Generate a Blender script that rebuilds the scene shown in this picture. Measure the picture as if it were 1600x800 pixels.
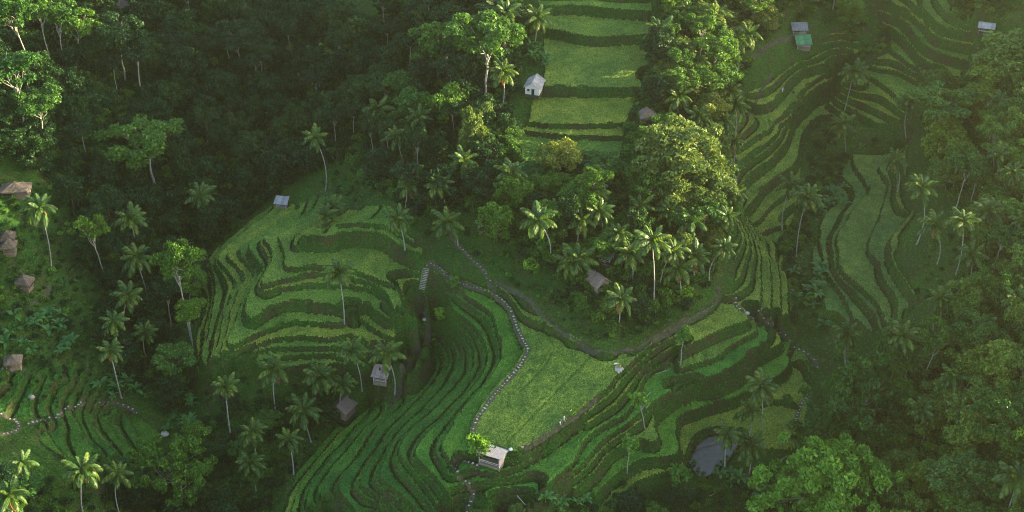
import bpy, math, random, time
import numpy as np
from mathutils import Vector, Matrix

T0 = time.time()
scene = bpy.context.scene
for o in list(bpy.data.objects):
    bpy.data.objects.remove(o)
random.seed(7)
rng = np.random.default_rng(7)
PI = math.pi
HAZE = 0.00014                                        # density of the valley haze, per metre
R = math.radians

# ------------------------------------------------------------------ camera
CAM_Z, PITCH, FPX = 225.0, R(36.0), 2323.0            # metres, radians, focal length in photo pixels
cam_data = bpy.data.cameras.new('camera')
cam_data.sensor_width = 36.0
cam_data.lens = 36.0 * FPX / 1600.0
cam_data.clip_start = 1.0
cam_data.clip_end = 4000.0
cam = bpy.data.objects.new('camera', cam_data)
cam.location = (0, 0, CAM_Z)
cam.rotation_euler = (PI / 2 - PITCH, 0, 0)
scene.collection.objects.link(cam)
scene.camera = cam

# ------------------------------------------------------------------ sky and sun
SUN_ELEV, SUN_AZ = R(9.2), R(82.0)                     # low sun, to the right of the view
world = bpy.data.worlds.new('World')
scene.world = world
world.use_nodes = True
wn = world.node_tree.nodes
sky = wn.new('ShaderNodeTexSky')
sky.sky_type = 'NISHITA'
sky.sun_disc = False
sky.sun_elevation = SUN_ELEV
sky.sun_rotation = SUN_AZ
sky.air_density = 1.0
sky.dust_density = 1.6
sky.ozone_density = 1.0
world.node_tree.links.new(sky.outputs[0], wn['Background'].inputs[0])
wn['Background'].inputs[1].default_value = 0.15

sun_data = bpy.data.lights.new('sun', 'SUN')
sun_data.energy = 5.0
sun_data.angle = R(0.6)
sun_data.color = (1.0, 0.83, 0.50)
sun = bpy.data.objects.new('sun', sun_data)
sd = Vector((math.sin(SUN_AZ) * math.cos(SUN_ELEV), math.cos(SUN_AZ) * math.cos(SUN_ELEV), math.sin(SUN_ELEV)))
sun.rotation_euler = sd.to_track_quat('Z', 'Y').to_euler()
sun.location = (300, 500, 300)
scene.collection.objects.link(sun)

scene.view_settings.view_transform = 'Standard'
scene.view_settings.look = 'None'
scene.view_settings.gamma = 1.0
scene.view_settings.exposure = 2.5
scene.view_settings.use_curve_mapping = False
scene.cycles.max_bounces = 5
scene.cycles.diffuse_bounces = 2
scene.cycles.glossy_bounces = 1
scene.cycles.transmission_bounces = 3
scene.cycles.transparent_max_bounces = 6
scene.cycles.volume_bounces = 0
scene.cycles.filter_width = 1.05
scene.cycles.use_denoising = True
try:
    scene.cycles.denoising_input_passes = 'RGB_ALBEDO_NORMAL'
    scene.cycles.denoising_prefilter = 'NONE'
    scene.cycles.denoising_quality = 'HIGH'
except Exception:
    pass

# ------------------------------------------------------------------ projection helpers
FWD = np.array([0, math.cos(PITCH), -math.sin(PITCH)])
UP = np.array([0, math.sin(PITCH), math.cos(PITCH)])
CAMP = np.array([0, 0, CAM_Z])

def ray(px, py):
    d = FWD * FPX + np.array([1.0, 0, 0]) * (px - 800.0) + UP * (400.0 - py)
    return d / FPX

def at_z(px, py, z):
    d = ray(px, py)
    t = (z - CAM_Z) / d[2]
    return CAMP + d * t

def project(x, y, z):
    dz = z - CAM_Z
    df = y * FWD[1] + dz * FWD[2]
    du = y * UP[1] + dz * UP[2]
    return 800.0 + FPX * x / df, 400.0 - FPX * du / df

def in_poly(px, py, poly):
    px = np.asarray(px, float); py = np.asarray(py, float)
    inside = np.zeros(px.shape, bool)
    n = len(poly)
    for i in range(n):
        x1, y1 = poly[i]; x2, y2 = poly[(i + 1) % n]
        if y1 == y2:
            continue
        c = ((y1 > py) != (y2 > py)) & (px < (x2 - x1) * (py - y1) / (y2 - y1) + x1)
        inside ^= c
    return inside

# ------------------------------------------------------------------ terrain: traced terrace lips (level, drop, photo points)
STEP = 1.5
LIPS = [
 # upper paddies on the ridge
 (18,2,[(800,12),(850,10),(900,8),(950,14),(1012,18),(1050,20)]),
 (16,2,[(800,46),(842,45),(870,47),(900,55),(925,58),(960,57),(1008,54),(1050,54)]),
 (14,2,[(800,138),(850,136),(880,136),(940,138),(998,136),(1040,136)]),
 (12,1,[(790,190),(833,191),(850,194),(900,195),(960,193),(1010,192)]),
 (11,1,[(785,204),(828,205),(880,212),(962,213),(1000,213)]),
 (10,1,[(785,250),(800,250),(880,258),(965,250),(985,250)]),
 # amphitheatre on the left
 (3,1,[(525,349),(570,348),(600,352),(620,360),(645,378)]),
 (2,3,[(470,367),(515,371),(530,363),(575,362),(605,368),(625,385),(650,395),(668,400)]),
 (-1,1,[(500,338),(465,356),(440,364),(434,370),(441,382),(446,400),(444,420),(475,417),(507,415),(540,416),(575,430),(600,440),(622,446),(627,460),(630,480),(652,482)]),
 (-2,1,[(490,336),(450,356),(420,366),(410,372),(425,387),(426,408),(412,432),(408,447),(430,439),(455,434),(490,428),(520,427),(550,432),(585,445),(606,458),(612,475),(622,492),(655,494)]),
 (-3,1,[(440,450),(465,446),(505,447),(540,443),(560,448),(582,451),(600,464)]),
 (-4,2,[(478,333),(450,348),(425,360),(400,376),(385,384),(400,403),(411,418),(402,435),(388,460),(382,480),(385,495),(395,499),(412,486),(435,473),(460,471),(500,474),(530,478),(552,487),(562,476),(573,472),(590,487),(605,498),(618,500),(655,507)]),
 (-6,1,[(465,328),(440,342),(410,364),(385,381),(367,392),(388,412),(400,430),(385,456),(375,480),(366,510),(353,535),(365,541),(385,528),(410,518),(440,505),(470,502),(500,504),(530,510),(545,500),(555,492),(575,507),(600,523),(625,532),(650,540),(668,538)]),
 (-7,1,[(455,322),(428,340),(400,360),(370,384),(350,400),(370,413),(381,435),(370,456),(362,480),(358,510),(346,545),(346,563),(372,562),(385,548),(410,535),(440,527),(470,525),(500,527),(525,532),(545,524),(560,528),(580,541),(605,555),(620,563),(645,565),(655,556)]),
 (-8,1,[(440,320),(415,338),(385,361),(355,385),(337,404),(355,422),(368,440),(359,462),(350,485),(345,520),(338,548),(325,565),(350,573),(380,559),(395,549),(420,545),(450,542),(480,541),(505,541),(540,545),(575,560),(600,575),(640,578)]),
 (-9,1,[(395,566),(415,562),(450,556),(480,554),(505,552),(540,560),(570,574)]),
 (-10,1,[(420,325),(400,343),(370,364),(342,392),(326,410),(332,430),(338,450),(334,472),(330,500),(324,530),(312,562),(330,580),(370,583),(405,578),(430,575),(460,573),(490,567),(520,570)]),
 (-12,1,[(305,575),(330,598),(380,594),(430,590),(470,588),(505,584)]),
 (-14,1,[(310,600),(345,615),(400,610),(450,606),(500,600)]),
 # spur below the main field, left side
 (-1,1,[(690,436),(735,467),(770,487),(778,520),(788,552),(775,578),(762,598),(748,612),(722,640),(708,660),(704,674),(690,690),(691,702),(702,716),(706,733)]),
 (-3,1,[(700,478),(719,492),(740,507),(757,530),(765,560),(755,585),(742,603),(716,632),(700,652),(678,668),(656,692),(648,708),(656,720),(678,741),(690,757),(717,797)]),
 (-5,1,[(690,490),(705,500),(722,515),(738,535),(745,560),(735,585),(715,605),(698,622),(680,642),(650,664),(630,690),(622,705),(635,725),(655,748),(672,770),(688,800)]),
 (-7,1,[(682,503),(708,522),(722,545),(725,565),(715,588),(690,612),(665,640),(640,660),(618,685),(605,712),(596,735),(595,752),(615,763),(640,782),(655,802)]),
 (-9,1,[(680,520),(695,535),(705,555),(700,580),(675,610),(645,640),(620,662),(600,690),(585,720),(570,740),(562,752),(572,765),(600,780),(622,802)]),
 (-11,1,[(672,545),(682,560),(683,580),(660,610),(630,638),(605,655),(590,680),(570,710),(548,735),(530,755),(532,770),(550,790),(562,805)]),
 (-13,1,[(660,562),(665,580),(645,605),(620,630),(595,648),(575,670),(555,700),(530,725),(510,750),(500,775),(505,805)]),
 (-15,1,[(640,590),(620,615),(590,635),(565,660),(545,685),(520,715),(495,745),(480,775),(478,805)]),
 (-17,1,[(600,625),(575,640),(545,665),(520,695),(495,725),(470,755),(455,800)]),
 (-19,1,[(545,650),(520,675),(490,710),(460,745),(440,775),(430,805)]),
 # main field: its path side (left) and its lower right side
 (0,1,[(672,412),(700,432),(740,450),(762,455),(795,480),(803,505),(817,535),(820,548),(801,580),(776,602),(757,625),(740,655),(733,676),(738,690),(765,694),(800,707),(815,703),(870,670),(900,647),(930,620),(955,602),(962,586),(978,574),(1000,553),(1040,520),(1075,502),(1112,484),(1124,466)]),
 (-2,1,[(742,735),(775,740),(815,728),(850,706),(885,682),(905,664)]),
 (-3,1,[(748,765),(762,780),(800,787),(840,772),(870,745),(900,718),(905,700),(920,680),(950,660),(975,650),(986,638),(1000,602),(1012,582),(1050,562),(1060,550)]),
 (-1,2,[(1062,546),(1087,534),(1110,524),(1135,512),(1165,504),(1170,498),(1160,480)]),
 (-3,1,[(1062,577),(1080,570),(1120,560),(1135,545),(1157,532),(1182,520),(1184,512),(1176,498)]),
 (-4,1,[(895,737),(915,720),(927,702),(955,677),(975,665),(995,650),(1010,635),(1040,615),(1075,600),(1100,592),(1132,582),(1152,567),(1170,552),(1197,535),(1200,525),(1194,510)]),
 (-6,2,[(895,768),(930,738),(945,716),(960,701),(1000,683),(1012,691),(1026,691),(1028,678),(1019,656),(1026,644),(1045,630),(1065,616),(1080,610),(1115,610),(1145,595),(1165,582),(1180,572),(1185,557),(1200,547),(1222,537),(1217,524),(1206,512)]),
 (-8,2,[(930,775),(955,747),(985,726),(1005,716),(1050,714),(1062,705),(1055,680),(1056,652),(1078,642),(1112,632),(1147,622),(1180,603),(1210,591),(1231,576),(1233,560)]),
 (-9,1,[(1150,648),(1190,630),(1215,624),(1247,633)]),
 (-10,1,[(1168,682),(1190,698),(1215,703),(1243,701)]),
 (-10,1,[(955,800),(985,757),(1010,746),(1050,735),(1072,730)]),
 (-11,1,[(1076,724),(1090,746),(1102,749),(1122,736),(1150,705)]),
 # terraces between the ridge and the right-hand stream
 (6,2,[(1165,158),(1187,166),(1205,160),(1220,145),(1237,125),(1250,112),(1270,104),(1293,100)]),
 (4,1,[(1145,238),(1160,232),(1185,214),(1205,200),(1210,187),(1225,180),(1243,165),(1251,150),(1262,132),(1290,115),(1305,110)]),
 (3,1,[(1150,262),(1165,250),(1190,230),(1215,208),(1219,195),(1237,182),(1251,168),(1258,150),(1276,135),(1300,125),(1325,112)]),
 (1,2,[(1157,290),(1175,271),(1205,249),(1212,239),(1226,225),(1233,205),(1241,186),(1253,175),(1270,156),(1282,150),(1300,142),(1325,130)]),
 (-1,2,[(1163,328),(1180,311),(1190,294),(1215,273),(1236,262),(1246,248),(1248,235),(1251,211),(1262,196),(1276,183),(1292,180)]),
 (-3,1,[(1172,352),(1186,345),(1200,326),(1216,311),(1242,300)]),
 (-4,1,[(1190,366),(1202,358),(1226,352)]),
 (-1,1,[(1186,486),(1189,450),(1187,420),(1189,395),(1178,368)]),
 (-2,1,[(1203,488),(1206,440),(1200,402),(1190,378)]),
 (-3,1,[(1219,490),(1219,440),(1213,408)]),
 (-4,1,[(1231,492),(1232,450),(1225,424)]),
 # terraces right of the stream
 (-2,1,[(1332,243),(1336,262),(1355,287),(1357,300),(1345,315),(1330,330),(1325,347),(1310,362),(1307,378),(1312,395),(1310,418),(1325,432),(1350,453),(1375,477),(1382,502)]),
 (-1,1,[(1420,228),(1372,256),(1378,272),(1390,290),(1384,312),(1372,345),(1358,375),(1357,397),(1370,412)]),
 (1,2,[(1425,330),(1413,348),(1393,370),(1390,395),(1397,416),(1415,440),(1432,468)]),
 (-4,1,[(1300,325),(1283,345),(1279,375),(1286,400),(1291,425),(1302,440),(1320,465),(1335,500)]),
 (-5,1,[(1271,385),(1269,410),(1281,440),(1277,462),(1292,492)]),
 # terraces in the upper right corner
 (4,1,[(1348,115),(1370,125),(1390,140),(1405,155),(1412,166)]),
 (5,1,[(1352,103),(1370,107),(1402,112),(1420,120),(1440,132)]),
 (7,1,[(1390,78),(1407,88),(1420,100),(1445,112),(1472,126)]),
 (9,2,[(1378,37),(1400,47),(1420,67),(1440,92),(1465,107),(1492,121)]),
 (11,2,[(1383,22),(1405,27),(1420,40),(1432,57),(1445,72),(1470,85),(1512,96)]),
 (13,2,[(1393,6),(1420,15),(1445,37),(1457,52),(1470,62),(1522,72)]),
 (15,2,[(1430,6),(1452,25),(1470,42),(1500,48),(1524,53)]),
 (8,1,[(1305,88),(1343,82)]),
 (7,1,[(1312,104),(1345,100)]),
 (18,1,[(1530,18),(1570,24),(1610,32)]),
 (21,1,[(1530,4),(1570,6),(1615,12)]),
 # tea-like furrowed terraces, lower left
 (-9,1,[(112,725),(90,702),(74,680),(66,664)]),
 (-11,1,[(160,716),(135,692),(120,662),(112,648)]),
 (-13,1,[(186,713),(152,686),(141,656),(136,642)]),
 (-15,1,[(214,709),(186,690),(170,661),(157,646)]),
 (-17,1,[(236,706),(216,686),(205,660),(196,646)]),
]
# spot heights (photo x, y, level) of slopes without terraces; some lie outside the frame
SPOTS = [
 (500,-40,-4),(480,50,-6),(450,150,-9),(420,240,-12),(365,335,-14),(300,420,-16),(288,520,-18),(298,640,-20),(255,760,-23),(250,840,-25),
 (668,500,-8),(672,535,-9),(645,572,-11),(600,612,-15),(545,662,-19),(470,720,-21),(400,790,-23),(360,830,-25),
 (0,600,-6),(60,560,-7),(0,500,-4),(40,440,-3),(0,420,-2),(20,370,0),(30,300,2),(30,200,6),(20,100,8),(20,0,11),(-80,100,11),(-80,300,8),(-80,500,0),(-80,650,-5),
 (150,560,-11),(150,420,-9),(150,300,-5),(150,200,-1),(150,100,3),(150,0,6),(100,380,-5),(100,480,-7),(90,590,-9),
 (250,400,-13),(250,300,-10),(250,200,-6),(250,100,-1),(250,0,4),(350,200,-9),(350,100,-5),(350,0,-1),(200,500,-14),(200,600,-15),(230,570,-16),
 (0,665,-7),(60,660,-8),(0,720,-7),(40,790,-9),(120,790,-14),(200,780,-19),(-60,780,-6),(40,850,-10),(150,850,-18),
 (600,100,0),(600,200,1),(600,280,2),(560,300,-1),(530,280,-3),(700,300,6),(700,200,7),(700,100,9),(700,0,11),(800,300,8),(780,100,14),(770,200,10.5),(780,0,18),(620,0,5),(560,60,0),
 (830,130,14.2),(720,400,3),(780,400,4),(850,450,4),(760,350,6.5),(850,400,7),(950,400,7.5),(950,480,4),(1000,510,1.6),(1050,480,2.6),(1090,445,3),(1100,400,5),(850,330,8),
 (640,340,5),(1050,300,9.5),(1050,200,11),(1000,270,9.5),(1070,100,14.3),(1070,0,18),(1100,300,8),(1110,200,9.5),(1130,120,11),(1140,30,15),(1135,350,5),(1130,420,2.5),(1200,60,12),(1200,0,16),(1250,75,9),(1250,0,14),
 (1340,30,11),(1345,80,7.5),(1342,130,4),(1322,218,0),(1310,270,-3),(1282,325,-5),(1255,385,-6.5),(1240,440,-7),(1252,530,-9),
 (1450,350,4),(1500,400,6),(1590,400,10),(1450,200,5),(1450,260,3.5),(1590,250,12),(1590,150,13),(1520,150,9),(1450,500,3),(1590,550,8),(1590,700,5),(1450,600,-1),(1450,700,-5),(1450,790,-7),(1680,400,14),(1680,600,11),(1680,200,17),(1680,80,22),(1690,760,8),
 (1350,560,-6),(1340,660,-9),(1280,620,-9.5),(1260,560,-9),(1300,740,-10),(1250,760,-12),(1200,760,-13),(1100,790,-15),(1000,800,-14),(900,800,-9),(830,800,-6),(1150,840,-17),(900,850,-14),(1300,840,-13),(780,830,-9),(700,840,-10),(600,840,-14),(500,850,-21),
 (1500,10,17),(1600,0,22),(1400,-40,15),(1600,-60,27),(1000,-60,23),(850,-60,23),
 (945,545,1.0),(900,528,1.0),(865,505,1.0),(985,543,0.8),(860,300,8.6),(900,280,9),
 (1120,700,-10.6),(1135,715,-10.6),(1105,725,-10.6),
]
# heights (x, y, z) well outside the frame: the hill on the right that keeps the valley in shade, and the land around
FAR = []
for yy in range(120, 860, 40):
    FAR += [(215, yy, 23), (265, yy, 28), (320, yy, 30), (420, yy, 28), (520, yy, 30)]
    FAR += [(-235, yy, 20 + 0.02 * (yy - 120)), (-330, yy, 36), (-450, yy, 44), (-560, yy, 44)]
for xx in range(-170, 171, 34):
    FAR += [(xx, 560, 44 + 0.06 * xx), (xx, 660, 56), (xx, 800, 62), (xx, 160, -34 + abs(xx) * 0.16), (xx, 90, -40 + abs(xx) * 0.2)]

def resample(pts, step):
    pts = np.asarray(pts, float)
    seg = np.linalg.norm(np.diff(pts, axis=0), axis=1)
    s = np.concatenate([[0], np.cumsum(seg)])
    n = max(2, int(s[-1] / step) + 1)
    t = np.linspace(0, s[-1], n)
    return np.stack([np.interp(t, s, pts[:, k]) for k in range(pts.shape[1])], axis=1)

def smooth_line(pts, n=2):
    pts = np.asarray(pts, float)
    for _ in range(n):
        q = [pts[0]]
        for a, b in zip(pts[:-1], pts[1:]):
            q += [a * .75 + b * .25, a * .25 + b * .75]
        q.append(pts[-1])
        pts = np.array(q)
    return pts

CX, CY, CV = [], [], []                                 # constraint points in world space
SX, SY, SV = [], [], []
for lev, drop, pts in LIPS:
    w = np.array([at_z(p[0], p[1], lev * STEP)[:2] for p in pts])
    w = resample(smooth_line(w, 2), 0.2)
    d = np.gradient(w, axis=0)
    d /= np.linalg.norm(d, axis=1)[:, None] + 1e-9
    nrm = np.stack([d[:, 1], -d[:, 0]], 1)              # right-hand side = downhill
    CX.append(w[:, 0]); CY.append(w[:, 1]); CV.append(np.full(len(w), lev + 0.08))
    f = w + nrm * (0.62 * drop)
    SX.append(f[:, 0]); SY.append(f[:, 1]); SV.append(np.full(len(f), lev - drop + 0.30))
CX, CY, CV = map(np.concatenate, (CX, CY, CV))
SX, SY, SV = map(np.concatenate, (SX, SY, SV))
spots = np.array([[*at_z(a, b, l * STEP)[:2], l] for a, b, l in SPOTS])
far = np.array([[a, b, z / STEP] for a, b, z in FAR])

def rast(nx, ny, x0, y0, h, extra_r, use_foot):
    val = np.zeros((ny, nx)); cnt = np.zeros((ny, nx))
    def put(X, Y, V, wgt=1.0):
        i = np.round((X - x0) / h).astype(int); j = np.round((Y - y0) / h).astype(int)
        ok = (i >= 0) & (i < nx) & (j >= 0) & (j < ny)
        np.add.at(val, (j[ok], i[ok]), V[ok] * wgt); np.add.at(cnt, (j[ok], i[ok]), wgt)
    put(CX, CY, CV, 1.0)
    if use_foot:
        put(SX, SY, SV, 0.2)
    for a, b, l in np.concatenate([spots, far]):
        rr = extra_r / h
        for dj in range(-int(rr), int(rr) + 1):
            for di in range(-int(rr), int(rr) + 1):
                if di * di + dj * dj <= rr * rr:
                    i = int(round((a - x0) / h)) + di; j = int(round((b - y0) / h)) + dj
                    if 0 <= i < nx and 0 <= j < ny and cnt[j, i] == 0:
                        val[j, i] += l * 1e-3; cnt[j, i] += 1e-3
    m = cnt > 0
    val[m] /= cnt[m]
    return val, m

def relax(u, val, m, it, edge_fixed=False, om=1.6):
    u[m] = val[m]
    ny, nx = u.shape
    jj, ii = np.meshgrid(np.arange(ny), np.arange(nx), indexing='ij')
    red = ((ii + jj) % 2 == 0) & ~m
    blk = ((ii + jj) % 2 == 1) & ~m
    if edge_fixed:
        for q in (red, blk):
            q[0] = q[-1] = False; q[:, 0] = q[:, -1] = False
    p = np.empty((ny + 2, nx + 2))
    for _ in range(it):
        for q in (red, blk):
            p[1:-1, 1:-1] = u
            p[0, 1:-1] = u[0]; p[-1, 1:-1] = u[-1]; p[1:-1, 0] = u[:, 0]; p[1:-1, -1] = u[:, -1]
            av = 0.25 * (p[:-2, 1:-1] + p[2:, 1:-1] + p[1:-1, :-2] + p[1:-1, 2:])
            u += np.where(q, om * (av - u), 0.0)
    return u

def bilin(a, x0, y0, h, X, Y):
    fx = np.clip((np.asarray(X, float) - x0) / h, 0, a.shape[1] - 1.001)
    fy = np.clip((np.asarray(Y, float) - y0) / h, 0, a.shape[0] - 1.001)
    i = fx.astype(int); j = fy.astype(int); fx = fx - i; fy = fy - j
    return (a[j, i] * (1 - fx) + a[j, i + 1] * fx) * (1 - fy) + (a[j + 1, i] * (1 - fx) + a[j + 1, i + 1] * fx) * fy

def blur(a, sig):
    r = max(1, int(3 * sig))
    k = np.exp(-0.5 * (np.arange(-r, r + 1) / sig) ** 2); k /= k.sum()
    n = a.shape
    L0 = n[0] + 2 * r; L1 = n[1] + 2 * r
    p = np.pad(a, r, mode='edge')
    def conv(x, axis, L):
        s = [1, 1]; s[axis] = -1
        F = np.fft.rfft(x, n=L + len(k) - 1, axis=axis) * np.fft.rfft(k, n=L + len(k) - 1).reshape(s)
        return np.fft.irfft(F, n=L + len(k) - 1, axis=axis)
    q = conv(p, 0, L0)[2 * r:2 * r + n[0], :]
    q = conv(q, 1, L1)[:, 2 * r:2 * r + n[1]]
    return q

# coarse land, 4 m cells
HC = 4.0
cx0, cy0, cnx, cny = -600.0, 60.0, 301, 211
val, m = rast(cnx, cny, cx0, cy0, HC, 6.0, False)
u = np.full((cny, cnx), 0.0)
lc = far[:, 2].mean()
u += lc
u = relax(u, val, m, 500, om=1.9)
coarse = u.copy()
# fine land, one-third metre cells, refined in three passes
HF = 1.0 / 3.0
fx0, fy0 = -188.0, 204.0
fnx, fny = 1129, 841
prev, ph, px0, py0 = coarse, HC, cx0, cy0
for h, it in ((4.0 / 3, 200), (2.0 / 3, 120), (1.0 / 3, 90)):
    nx = int(round((fnx - 1) * HF / h)) + 1; ny = int(round((fny - 1) * HF / h)) + 1
    X, Y = np.meshgrid(fx0 + np.arange(nx) * h, fy0 + np.arange(ny) * h)
    u = bilin(prev, px0, py0, ph, X, Y)
    val, m = rast(nx, ny, fx0, fy0, h, 2.0, h < 1.0)
    u = relax(u, val, m, it, edge_fixed=True, om=1.75)
    prev, ph, px0, py0 = u, h, fx0, fy0
LEV = u
GX, GY = X, Y

# ------------------------------------------------------------------ zones, as outlines on the ground seen in the photo
TERR = [
 [(312,412),(400,338),(425,318),(470,318),(500,300),(545,330),(600,318),(625,350),(672,400),(668,470),(672,540),(640,575),(570,592),(430,612),(330,645),(290,580),(318,480)],
 [(668,408),(762,440),(800,450),(860,505),(940,552),(1000,546),(1120,458),(1150,460),(1200,500),(1262,556),(1270,600),(1262,640),(1248,702),(1200,708),(1160,690),(1125,745),(1080,755),(1000,765),(970,805),(840,800),(800,815),(425,830),(470,725),(540,655),(595,612),(645,585),(668,535),(672,490)],
 [(1148,505),(1147,400),(1142,250),(1160,150),(1240,95),(1280,75),(1300,45),(1345,45),(1340,150),(1320,205),(1290,190),(1262,215),(1252,262),(1250,300),(1240,345),(1215,380),(1238,440),(1240,505)],
 [(1328,240),(1425,224),(1412,300),(1432,335),(1395,400),(1440,470),(1385,522),(1300,505),(1262,420),(1282,340)],
 [(1375,-30),(1560,-40),(1545,40),(1535,95),(1490,130),(1432,160),(1412,190),(1345,200),(1335,150),(1348,98),(1395,78),(1370,30)],
 [(835,-30),(1016,-30),(1024,100),(1002,140),(978,195),(968,258),(800,258),(795,205),(825,198),(832,150),(850,140),(850,60)],
 [(-30,545),(50,592),(120,560),(160,600),(180,632),(120,640),(60,650),(-30,650)],
 [(60,655),(120,642),(200,640),(238,665),(262,692),(238,712),(120,735),(60,690)],
]
PX, PY = project(GX, GY, LEV * STEP)
tm = np.zeros(GX.shape, bool)
for poly in TERR:
    tm |= in_poly(PX, PY, poly)
for poly in ([(660,478),(676,492),(672,545),(652,568),(632,590),(600,614),(570,632),(560,625),(592,594),(640,566),(660,530)],
             [(290,582),(330,585),(420,592),(510,585),(600,582),(585,600),(420,625),(330,650)],
             [(656,400),(674,404),(672,482),(656,478)]):
    tm &= ~in_poly(PX, PY, poly)                         # the gully itself is not terraced
tmask = blur(tm.astype(float), 3.0)
tsoft = np.clip((tmask - 0.25) / 0.5, 0, 1)
tsoft = tsoft * tsoft * (3 - 2 * tsoft)

def noise(sig, seed):
    r = np.random.default_rng(seed).standard_normal(GX.shape)
    n = blur(r, sig)
    return n / n.std()

wob = noise(14.0, 9) * 0.05 + noise(6.0, 1) * 0.05 + noise(2.5, 2) * 0.03
gy, gx = np.gradient(blur(LEV, 2.0), HF)
g = np.sqrt(gx * gx + gy * gy)
Lw = LEV + wob * tsoft * np.clip((g - 0.12) / 0.25, 0, 1)
k = np.floor(Lw)
f = Lw - k
b = np.clip(0.70 * g, 0.04, 0.27)
trn = np.clip(0.55 * g, 0.012, 0.13)                     # trench at the foot of the bank above, deepened so it falls into shade
t = np.clip((f - (1 - b)) / b, 0, 1)
prof = t * t * (3 - 2 * t)
zt = STEP * (k + prof)
flat = (f < 1 - b - trn) & (tsoft > 0.6)
trench = np.clip((f - (1 - b - trn)) / trn * 2, 0, 1) * np.clip(((1 - b + 0.3 * b) - f) / (0.3 * b), 0, 1)
# water furrows and low bunds that part neighbouring paddies
FURROWS = [[(850,505),(862,522),(866,537),(856,556),(838,578),(812,602)],[(818,521),(851,514)],[(793,692),(830,652),(870,612),(925,555)],[(1080,724),(1110,718),(1150,706)],
           [(412,466),(416,484)],[(555,484),(562,472)],[(1046,548),(1060,562),(1066,578)],[(1076,640),(1080,612),(1066,588)],[(850,97),(900,98),(1014,104)],[(1205,172),(1203,160)]]
furrow = np.zeros(GX.shape, bool)
for fl in FURROWS:
    lv = LEV[int(np.clip((at_z(*fl[0], 0)[1] - fy0) / HF, 0, fny - 1)), int(np.clip((at_z(*fl[0], 0)[0] - fx0) / HF, 0, fnx - 1))] * STEP
    w_ = resample(np.array([at_z(a, b_, lv)[:2] for a, b_ in fl]), 0.15)
    for ox in (0,):
        i_ = np.clip(np.round((w_[:, 0] + ox - fx0) / HF).astype(int), 0, fnx - 1); j_ = np.clip(np.round((w_[:, 1] - fy0) / HF).astype(int), 0, fny - 1)
        furrow[j_, i_] = True
dent = furrow.copy()
base = blur(LEV, 6.0) * STEP
zn = base + noise(10, 3) * 0.35 + noise(3.0, 4) * 0.16 + noise(1.2, 5) * 0.06
Z = zt * tsoft + zn * (1 - tsoft)
# uneven lips: small grassy bunds just behind each edge, lumpy banks
near_lip = np.clip(1 - f / np.clip(0.55 * g, 0.02, 0.5), 0, 1) * (g > 0.02)
Z += tsoft * (0.16 * near_lip + (~flat) * noise(1.6, 6) * 0.13 + noise(4.0, 8) * 0.05)
Z -= 0.55 * furrow + 0.85 * trench * tsoft
Z = blur(Z, 0.55)
rice_h = np.clip((blur(flat.astype(float), 0.7) - 0.30) / 0.5, 0, 1)
Z += rice_h * (0.42 + rng.standard_normal(Z.shape) * 0.12)
Z += (1 - rice_h) * rng.standard_normal(Z.shape) * 0.05

def height(x, y):
    x = np.asarray(x, float); y = np.asarray(y, float)
    fine = bilin(Z, fx0, fy0, HF, x, y)
    crs = bilin(coarse, cx0, cy0, HC, x, y) * STEP
    ins = (x > fx0) & (x < fx0 + (fnx - 1) * HF) & (y > fy0) & (y < fy0 + (fny - 1) * HF)
    return np.where(ins, fine, crs)

_ts = np.linspace(180, 760, 2400)
def ground(px, py):
    """point of the ground seen at a place of the photograph"""
    d = ray(px, py)
    P = CAMP[None, :] + _ts[:, None] * d[None, :]
    below = P[:, 2] < height(P[:, 0], P[:, 1])
    n = int(np.argmax(below)) if below.any() else len(_ts) - 1
    p = P[n]
    return Vector((p[0], p[1], float(height(p[0], p[1]))))
print('terrain solved', round(time.time() - T0, 1))
# ------------------------------------------------------------------ objects, names, materials
COL = scene.collection

def link(o, parent=None):
    COL.objects.link(o)
    if parent is not None:
        o.parent = parent
    return o

def tag(o, label=None, cat=None, group=None, kind=None):
    if label: o['label'] = label
    if cat: o['category'] = cat
    if group: o['group'] = group
    if kind: o['kind'] = kind
    return o

def empty(name, loc, rz=0.0, sc=1.0):
    o = bpy.data.objects.new(name, None)
    o.empty_display_size = 0.5
    o.location = loc
    o.rotation_euler = (0, 0, rz)
    o.scale = (sc, sc, sc) if not hasattr(sc, '__len__') else sc
    COL.objects.link(o)
    return o

def np_mesh(name, verts, faces, smooth=False):
    """verts (n,3), faces (m,3|4) arrays"""
    verts = np.asarray(verts, np.float32); faces = np.asarray(faces, np.int32)
    me = bpy.data.meshes.new(name)
    me.vertices.add(len(verts)); me.vertices.foreach_set('co', verts.ravel())
    n, kk = faces.shape
    me.loops.add(n * kk); me.loops.foreach_set('vertex_index', faces.ravel())
    me.polygons.add(n)
    me.polygons.foreach_set('loop_start', np.arange(0, n * kk, kk, dtype=np.int32))
    try:
        me.polygons.foreach_set('loop_total', np.full(n, kk, np.int32))
    except Exception:
        pass
    me.polygons.foreach_set('use_smooth', np.full(n, smooth, bool))
    me.update(calc_edges=True)
    return me

def new_mat(name):
    m = bpy.data.materials.new(name)
    m.use_nodes = True
    nt = m.node_tree
    bs = nt.nodes['Principled BSDF']
    return m, nt, bs

def N(nt, typ, **kw):
    n = nt.nodes.new(typ)
    for a, v in kw.items():
        setattr(n, a, v)
    return n

def ramp(nt, fac, stops):
    r = N(nt, 'ShaderNodeValToRGB')
    el = r.color_ramp.elements
    while len(el) < len(stops):
        el.new(0.5)
    for e, (p, c) in zip(el, stops):
        e.position = p; e.color = (*c, 1)
    nt.links.new(fac, r.inputs[0])
    return r.outputs[0]

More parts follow.
